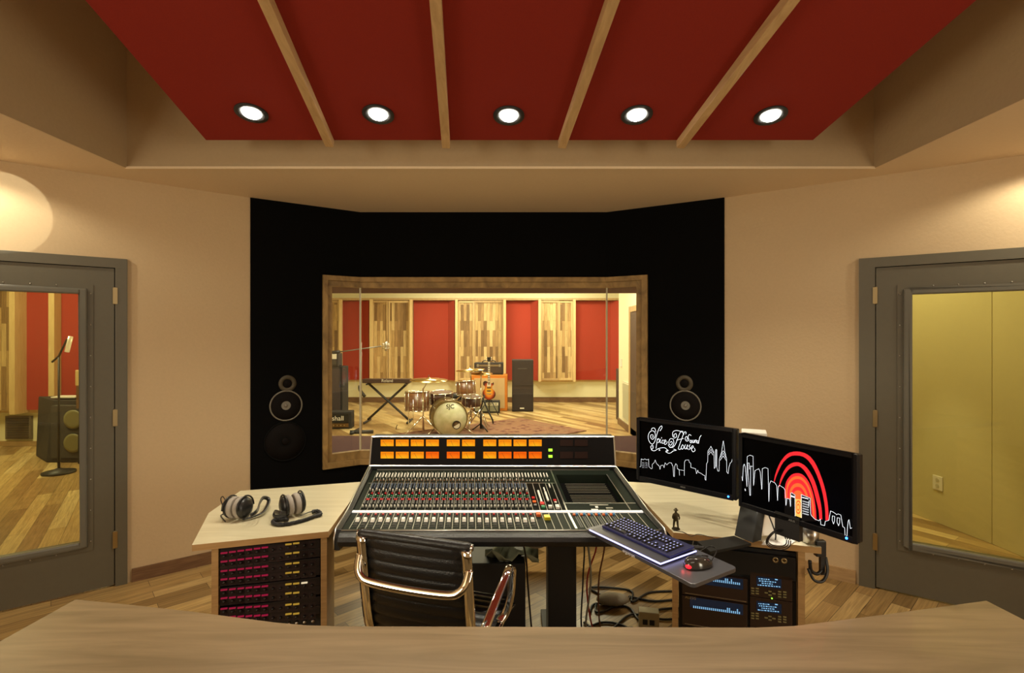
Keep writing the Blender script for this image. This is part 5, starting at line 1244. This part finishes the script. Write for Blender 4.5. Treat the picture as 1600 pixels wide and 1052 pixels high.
df = 8.85; c_, w3, h3 = amp('amp_head', 'black amp head with white script lettering on the floor at left', 495, 547.5, df, 0, 1.6-118*df/F, .24, BLKT, None, rz=.10)
MB().box((-w3+.03, -.128, .105), (w3-.05, -.119, h3-.04)).build('front_cloth', BLK, c_); MB().box((-w3+.03, -.129, .03), (w3-.05, -.119, .095)).build('control_panel', mat('brown gold panel', (.16, .09, .03), .4, .4), c_)
text('Marshall', .115, V(wm(c_)@V((w3-.32, -.131, h3*.62))), V((math.cos(.10), math.sin(.10), 0)), (0, 0, 1), WHITE, 'maker_lettering', c_)
for k in range(6): MB().lathe([(.012, 0), (.010, .012)], (w3-.12-k*.06, -.13, .062), (0, -1, 0), 10).build('knob', BRASS, c_)
# boom mic stand
db = 8.5; xb = xat(565, db)
t = thing('microphone_stand', 'tall heavy mic stand with long boom left of stage keyboard', 'microphone stand', (xb, db, 0))
MB().tube([V((xb-.17, db-.06, .02)), V((xb+.20, db-.02, .02))], .035, 8).build('base_bar', BLKM, t, world=True)
MB().tube([V((xb-.12, db-.16, .02)), V((xb-.10, db+.2, .02))], .03, 8).build('base_bar', BLKM, t, world=True)
MB().cyl((xb, db-.04, .03), (xb, db-.04, 1.50), .02, .014, 10).build('pole', mat('grey steel tube', (.25, .25, .24), .35, .8), t, world=True)
pA, pB = pd(531, 550, db), pd(596, 541, db)
bm_ = MB().tube([pA, pB], .010, 8).build('boom_arm', mat('grey steel tube', (.25, .25, .24), .35, .8), t, world=True)
MB().cyl(pA, pA+V((-.12, 0, -.01)), .03, seg=10).build('counterweight', BLKM, t, world=True)
c = pd(603, 541, db)
m = MB()
for s_ in (-.035, .035): m.torus(c+V((0, 0, s_)), (0, 0, 1), .055, .005, 20, 6)
for k in range(6): a_ = k*PI/3; m.tube([c+V((.055*math.cos(a_), .055*math.sin(a_), -.05)), c+V((.055*math.cos(a_), .055*math.sin(a_), .05))], .004, 5)
m.build('shock_mount', STEEL, t, world=True); MB().lathe([(.022, -.08), (.026, 0), (.026, .05), (.015, .075)], c, (0, 0, 1), 14).build('microphone', STEEL, t, world=True)
cable('floor_lead', 'short dark lead standing on the live room floor before the keyboard', [pd(619, 671, 8.85), pd(619.5, 667, 8.85), pd(621, 664, 8.85)], .006)

# drum kit ------------------------------------------------------
SHELL = wood('walnut drum shell', (.09, .030, .010), (.22, .085, .025), (3, 3, 25), .35, .02, .2); SHELLG = mat('olive bronze shell', (.22, .15, .05), .3, .3, noise=.2, nscale=8)
m_, nt, b = nodes('mottled drum head'); MATS['mottled drum head'] = m_; tc = nt.nodes.new('ShaderNodeTexCoord'); q_ = nt.nodes.new('ShaderNodeTexNoise'); q_.inputs['Scale'].default_value = 9; q_.inputs['Detail'].default_value = 6
nt.links.new(tc.outputs['Object'], q_.inputs[0]); r_ = ramp(nt, [(.35, (.74, .77, .52)), (.65, (.95, .96, .78))]); nt.links.new(q_.outputs[0], r_.inputs[0]); nt.links.new(r_.outputs[0], b.inputs['Base Color']); b.inputs['Roughness'].default_value = .4
HEADM = m_; HEADW = mat('white drum head', (.48, .44, .34), .7, spec=.2)
def drum(name, lab, c, ax, r, L, shell, head, lugs=8, hoop=CHROME, group='drums of the kit'):
    ax = V(ax).normalized(); c = V(c); t = thing(name, lab, 'drum', (c.x, c.y, 0), 0, group)
    MB().lathe([(r, -L/2), (r, L/2), (r*.97, L/2), (r*.97, -L/2), (r, -L/2)], c, ax, 40).build('shell', shell, t, world=True)
    for s_ in (-1, 1):
        MB().lathe([(r*.965, 0), (r*.965, .006), (0, .008), (0, 0)], c+ax*(s_*(L/2-.006 if s_ > 0 else L/2+.002)), ax, 40).build('drum_head', head, t, world=True)
        MB().torus(c+ax*(s_*L/2), ax, r*1.01, .009, 40, 8).build('hoop', hoop, t, world=True)
    a, u, w2_ = frame(ax)
    for k in range(lugs):
        q = 2*PI*k/lugs+.2; d_ = u*math.cos(q)+w2_*math.sin(q)
        MB().tube([c+d_*(r*1.04)-a*(L/2), c+d_*(r*1.04)+a*(L/2)], .005, 5).build('tension_rod', CHROME, t, world=True)
    return t, c, ax
kc = pd(703.5, 647.5, 8.1); kax = V((.28, -1, .0)).normalized(); Lk = .42; rk = .272; kc.z = .014+rk+.02
kcen = kc-kax*(Lk/2)
t, c, ax = drum('kick_drum', 'large kick drum with mottled cream front head and port hole', kcen, kax, rk, Lk, SHELLG, HEADM, 8, mat('olive hoop', (.22, .16, .06), .35, .2))
a, u, w2_ = frame(kax); up_ = V((0, 0, 1)); sd = up_.cross(kax).normalized()
pc = kc+sd*.10-up_*.11+kax*.004
MB().lathe([(0, .0), (.058, .0), (.058, .003), (0, .003)], pc, kax, 28).build('port_hole', mat('port interior', (.16, .10, .05), .7), t, world=True)
MB().torus(pc+kax*.004, kax, .062, .007, 28, 6).build('port_ring', BLK, t, world=True)
m = MB(); m.prism([pc+kax*.0035+sd*.056*math.cos(a2)+up_*.056*math.sin(a2) for a2 in [PI+.5+PI*k/14 for k in range(15)]], kax*.001); m.build('port_pillow', WHITE, t, world=True)
text('SJC', .095, kc+up_*.185+kax*.004, sd, up_, BLK, 'head_lettering', t)
for s_ in (-1, 1): MB().tube([kcen+sd*s_*.22+kax*.1-up_*.16, V((kcen+sd*s_*.40+kax*.22)).to_2d().to_3d()+V((0, 0, .026))], .010, 6).build('spur', CHROME, t, world=True)
# floor tom
ft = pd(652, 627, 8.9); t, c, ax = drum('floor_tom', 'walnut floor tom standing left of the kick drum', ft, (0, .06, 1), .205, .33, SHELL, HEADW)
for k in range(3):
    q = k*2*PI/3+.4; x, y = c.x+.225*math.cos(q), c.y+.225*math.sin(q); MB().cyl((x, y, .016), (x, y, c.z+.05), .007, seg=6).build('leg', CHROME, t, world=True)
rt = pd(728, 606.5, 8.55); t, c, ax = drum('rack_tom', 'walnut rack tom tilted above the kick drum at right', rt, (-.08, .10, 1), .155, .22, SHELL, HEADW)
MB().tube([c-V((0, 0, .05)), c+V((-.16, .06, -.2)), kcen+V((.05, .0, rk))], .012, 6).build('tom_mount', CHROME, t, world=True)
rt2 = pd(737, 627, 8.95); t, c, ax = drum('snare_drum', 'dark snare drum right of the kick drum below the rack tom', rt2, (.05, -.1, 1), .165, .16, mat('dark red shell', (.07, .025, .015), .4, coat=.1), mat('dark drum head', (.20, .12, .08), .7), 6)
stand_tripod(t, c.x, c.y, c.z-.08, .012, .26, CHROME, z=.014)
rt3 = pd(685, 616, 9.2); t, c, ax = drum('small_tom', 'dark red tom half hidden behind the kick drum', pd(690, 622, 9.0), (0, -.1, 1), .19, .20, mat('dark red shell', (.07, .025, .015), .4, coat=.1), mat('dark drum head', (.20, .12, .08), .7), 6)
stand_tripod(t, c.x, c.y, c.z-.10, .012, .25, CHROME, z=.014)
t = thing('drum_throne', 'dark round drum stool between the kick drum and rack tom', 'stool', (xat(716, 9.6), 9.6, 0)); c = V((xat(716, 9.6), 9.6, 0))
MB().lathe([(.15, .42), (.17, .45), (.17, .52), (.14, .54), (0, .54)], c, (0, 0, 1), 24).build('seat', LEATH, t, world=True); stand_tripod(t, c.x, c.y, .42, .014, .24, CHROME, z=.014)
CYM = mat('cymbal bronze', (.62, .46, .20), .25, 1)
def cymbal(lab, px, py, d, r, tilt, mt=CYM, pole_px=None, tri=.42, k0=.3):
    c = pd(px, py, d); t = thing('cymbal_stand', lab, 'cymbal', (c.x, c.y, 0), 0, 'cymbals of the drum kit')
    MB().lathe([(0, .035), (.018, .032), (.035, .016), (.05, .012), (r, -.01), (r, -.012), (.05, .009), (0, .009)], c, tilt, 36).build('cymbal', mt, t, world=True)
    MB().cyl(c+V((0, 0, .0)), c+V((0, 0, .07)), .006, seg=6).build('wing_nut', BLK, t, world=True)
    px_ = pole_px or px; x = xat(px_, d)
    MB().tube([c, V((x, d, c.z-.16))], .010, 6).build('boom_arm', CHROME, t, world=True)
    stand_tripod(t, x, d, c.z-.14, .014, tri, CHROME, z=.014, k0=k0)
    return t
cymbal('crash cymbal on chrome stand left of the kick drum, over floor tom', 670, 593, 8.15, .30, (.02, -.05, 1), pole_px=661, tri=.36, k0=-.4)
cymbal('ride cymbal on chrome stand above the rack tom', 735, 577.5, 8.8, .25, (-.06, -.04, 1), pole_px=736, tri=.36, k0=.5)
cymbal('hi-hat cymbal on dark stand in front of the guitar', 752, 583, 8.9, .20, (.02, -.08, 1), pole_px=751, tri=.24, k0=1.1)

# orange cabinet, heads, guitar
dc = 11.0; zt2 = 1.6-60*dc/F
t, w4, h4 = amp('guitar_cabinet', 'orange speaker cabinet with cream grille behind the guitar', 736.5, 793, dc, 0, zt2, .36, mat('orange tolex', (.75, .25, .03), .6), None)
MB().box((-w4+.06, -.188, .06), (w4-.06, -.179, h4-.07)).build('grille', mat('cream grille', (.70, .50, .26), .9, noise=.12, nscale=150), t)
t, w5, h5 = amp('amp_head', 'dark amp head standing on top of the orange cabinet', 741, 786.5, dc+.02, zt2+.002, 1.6-41*dc/F, .26, BLKT, mat('brown grille', (.07, .045, .035), .8, noise=.2, nscale=200))
MB().tube([V((-.15, -.05, h5)), V((-.10, -.05, h5+.04)), V((.10, -.05, h5+.04)), V((.15, -.05, h5))], .012, 6, smooth=4).build('handle', BLK, t)
MB().box((-w5+.05, -.140, h5-.08), (w5-.05, -.134, h5-.045)).build('control_panel', mat('pale brass strip', (.3, .22, .12), .4, .3), t)
for s_ in (-1, 1): MB().box((s_*w5*.75-.02, -.142, h5-.09), (s_*w5*.75+.02, -.136, h5-.03)).build('corner_fitting', STEEL, t)
dsil = 10.7; t, w6, h6 = amp('amp_head', 'silver fronted amp head on the floor before the orange cabinet', 739.5, 781, dsil, 0, 1.6-101*dsil/F, .22, BLKT, mat('silver sparkle grille', (.30, .30, .22), .6, .3, noise=.2, nscale=200))
MB().box((-w6+.03, -.118, h6-.09), (w6-.03, -.112, h6-.03)).build('control_panel', mat('pale silver panel', (.8, .78, .66), .35), t)
for k in range(8): MB().lathe([(.012, 0), (.009, .014)], (-w6+.09+k*.055, -.118, h6-.06), (0, -1, 0), 8).build('knob', BLK, t)
# guitar
dgt = 10.55
gt = thing('electric_guitar', 'sunburst electric guitar upright before the orange cabinet', 'guitar', (xat(763, dgt), dgt, 0))
m_, nt, b = nodes('sunburst finish'); tc = nt.nodes.new('ShaderNodeTexCoord'); mp = nt.nodes.new('ShaderNodeMapping'); nt.links.new(tc.outputs['Generated'], mp.inputs[0])
mp.inputs['Location'].default_value = (-1.0, 0, -.9); mp.inputs['Scale'].default_value = (2.0, 0, 1.9)
g_2 = nt.nodes.new('ShaderNodeTexGradient'); g_2.gradient_type = 'SPHERICAL'; nt.links.new(mp.outputs[0], g_2.inputs[0])
r_ = ramp(nt, [(.03, (.05, .012, .008)), (.22, (.40, .04, .01)), (.45, (.85, .28, .02)), (.75, (.95, .55, .06))]); nt.links.new(g_2.outputs[0], r_.inputs[0]); nt.links.new(r_.outputs[0], b.inputs['Base Color']); b.inputs['Roughness'].default_value = .2; b.inputs['Coat Weight'].default_value = .5
gx = lambda px: xat(px, dgt); gz = lambda py: 1.6-(py-CY)/F*dgt
out = [(765, 599.5), (769, 599), (771, 597.5), (771.5, 601), (769, 604), (769.5, 608), (773, 612), (774.5, 617), (772, 622), (765, 625), (758, 623), (754, 618), (754.5, 612), (757.5, 607.5), (757.5, 604), (755, 601.5), (755, 597.5), (758, 595.5), (761.5, 597), (762.5, 599)]
P_ = catmull([V((gx(x), dgt, gz(y))) for x, y in out]+[V((gx(765), dgt, gz(599.5)))], 4)[:-1]
MB().prism(P_, (0, .05, 0)).build('guitar_body', m_, gt, world=True, bevel=.006)
MB().box((gx(762.3), dgt-.012, gz(601)), (gx(765.8), dgt+.02, gz(565))).build('neck', LIGHTW, gt, world=True)
fb_ = MB().box((gx(762.5), dgt-.018, gz(601)), (gx(765.6), dgt-.013, gz(565))).build('fretboard', mat('grey rosewood', (.25, .22, .18), .5), gt, world=True)
for k in range(9): z_ = gz(567+k*3.6); MB().box((gx(763), dgt-.021, z_-.012), (gx(765.1), dgt-.0185, z_+.012)).build('inlay', WHITE, fb_, world=True)
hd = MB(); hd.prism([V((gx(x), dgt-.005, gz(y))) for x, y in ((762.3, 565), (761, 560), (762, 557.5), (764, 558.8), (766.2, 557.5), (767.2, 560), (765.8, 565))], (0, .018, 0)); h_o = hd.build('headstock', BLK, gt, world=True)
for s_ in (760.4, 767.6):
    for k in range(3): MB().ball((gx(s_), dgt, gz(559+k*2)), .011, 8).build('tuning_peg', CHROME, h_o, world=True)
for y_ in (606, 611): MB().box((gx(761), dgt-.010, gz(y_+1)), (gx(767), dgt-.0005, gz(y_-1))).build('pickup', mat('pickup cover', (.25, .2, .12), .3, .8), gt, world=True)
MB().box((gx(760.5), dgt-.012, gz(616)), (gx(768), dgt-.0005, gz(615))).build('bridge', CHROME, gt, world=True)
MB().box((gx(761), dgt-.005, gz(604)), (gx(767), dgt-.0005, gz(599))).build('pickguard', WHITE, gt, world=True)
t = thing('guitar_stand', 'black tubular stand holding the sunburst guitar', 'guitar stand', (xat(763, dgt), dgt+.12, 0))
x = gx(764); MB().tube([V((x, dgt+.10, .02)), V((x, dgt+.08, .9))], .010, 6).build('upright', BLKM, t, world=True)
for s_ in (-1, 1):
    MB().tube([V((x, dgt+.09, .35)), V((x+s_*.2, dgt-.18, .012))], .010, 6).build('leg', BLKM, t, world=True)
    MB().tube([V((x, dgt+.09, gz(624.5)-.03)), V((x+s_*.07, dgt+.05, gz(624.5)-.02)), V((x+s_*.07, dgt-.02, gz(624.5)-.012))], .009, 6).build('cradle_arm', BLKM, t, world=True)
# second dark mic stand with leaning leg (right of kick)
t = thing('microphone_stand', 'black mic stand right of kick drum with leg leaning right', 'microphone stand', (xat(751.5, 8.6), 8.6, 0)); x = xat(751.5, 8.6)
MB().cyl((x, 8.6, .05), (x, 8.6, .42), .022, .010, 8).build('pole', BLKM, t, world=True)
MB().tube([V((x, 8.6, .40)), V((xat(757, 8.6), 8.6, .62))], .012, 6).build('upper_tube', BLKM, t, world=True)
for q in ((-.15, .1), (.12, -.1), (.03, .18)): MB().tube([V((x, 8.6, .14)), V((x+q[0], 8.6+q[1], .014))], .011, 6).build('leg', BLKM, t, world=True)
cable('leaning_boom', 'dark boom tube leaning from the hi-hat stand to the rug', [pd(754, 622, 9.0), pd(763, 643, 8.9), pd(769, 655, 8.85), pd(770.5, 662, 8.85)], .014, cat='boom')
# PA tower
dp = 10.9
t, w7, h7 = amp('speaker_tower', 'tall black two-box speaker tower before the red panel', 800, 833.5, dp, 0, 1.6-36.5*dp/F, .4, mat('dark speaker box', (.025, .018, .018), .6), mat('dark speaker grille', (.035, .026, .026), .8, noise=.3, nscale=150), 'speaker')
MB().box((-w7-.001, -.21, h7*.50), (w7+.001, -.19, h7*.51)).build('cabinet_seam', BLK, t); MB().box((-.06, -.212, .06), (.03, -.207, .085)).build('badge', WHITE, t)
MB().box((-w7+.12, -.212, h7*.83), (w7-.14, -.207, h7*.835)).build('horn_slot', GRYK, t)
# dark column and louver, door at right
o = MB().box((2.02, 9.62, 0), (2.16, 9.95, .98)).build('column_speaker', mat('dark brown box', (.05, .03, .025), .6), bevel=.01); tag(o, 'slim dark speaker cabinet at the far corner beside the right wall', 'speaker')
t = thing('wall_vent', 'tall cream louvred vent on the live room right wall', 'vent', (1.95, 8.75, .2))
ya, yb = 1.955/(173.5/F), 1.955/(184/F)
z_t = lambda y, d: 1.6-(y-CY)/F*d
MB().box((1.945, yb, .16), (1.959, ya, .82)).build('vent_frame', mat('cream metal', (.75, .72, .52), .5), t, world=True)
m = MB()
for k in range(26): m.box((1.935, yb+.03, .19+k*.0235), (1.946, ya-.03, .201+k*.0235))
m.build('louver', mat('cream slat', (.55, .52, .36), .5), t, world=True)
dr = sroot('door_3'); y_n, y_f = 6.3, 1.955/(184.6/F)
m = MB(); m.box((1.93, y_f-.09, 0), (1.959, y_f, 2.09)); m.box((1.93, y_n, 2.0), (1.959, y_f-.09, 2.09)); m.box((1.93, y_n-.09, 0), (1.959, y_n, 2.09)); m.build('door_casing', wood('mid trim wood', (.42, .27, .12), (.55, .38, .18)), dr)
m = MB(); m.box((1.94, y_n, .01), (1.958, y_f-.09, 2.0)); m.build('door_leaf', mat('dark brown door', (.07, .045, .035), .5), dr)
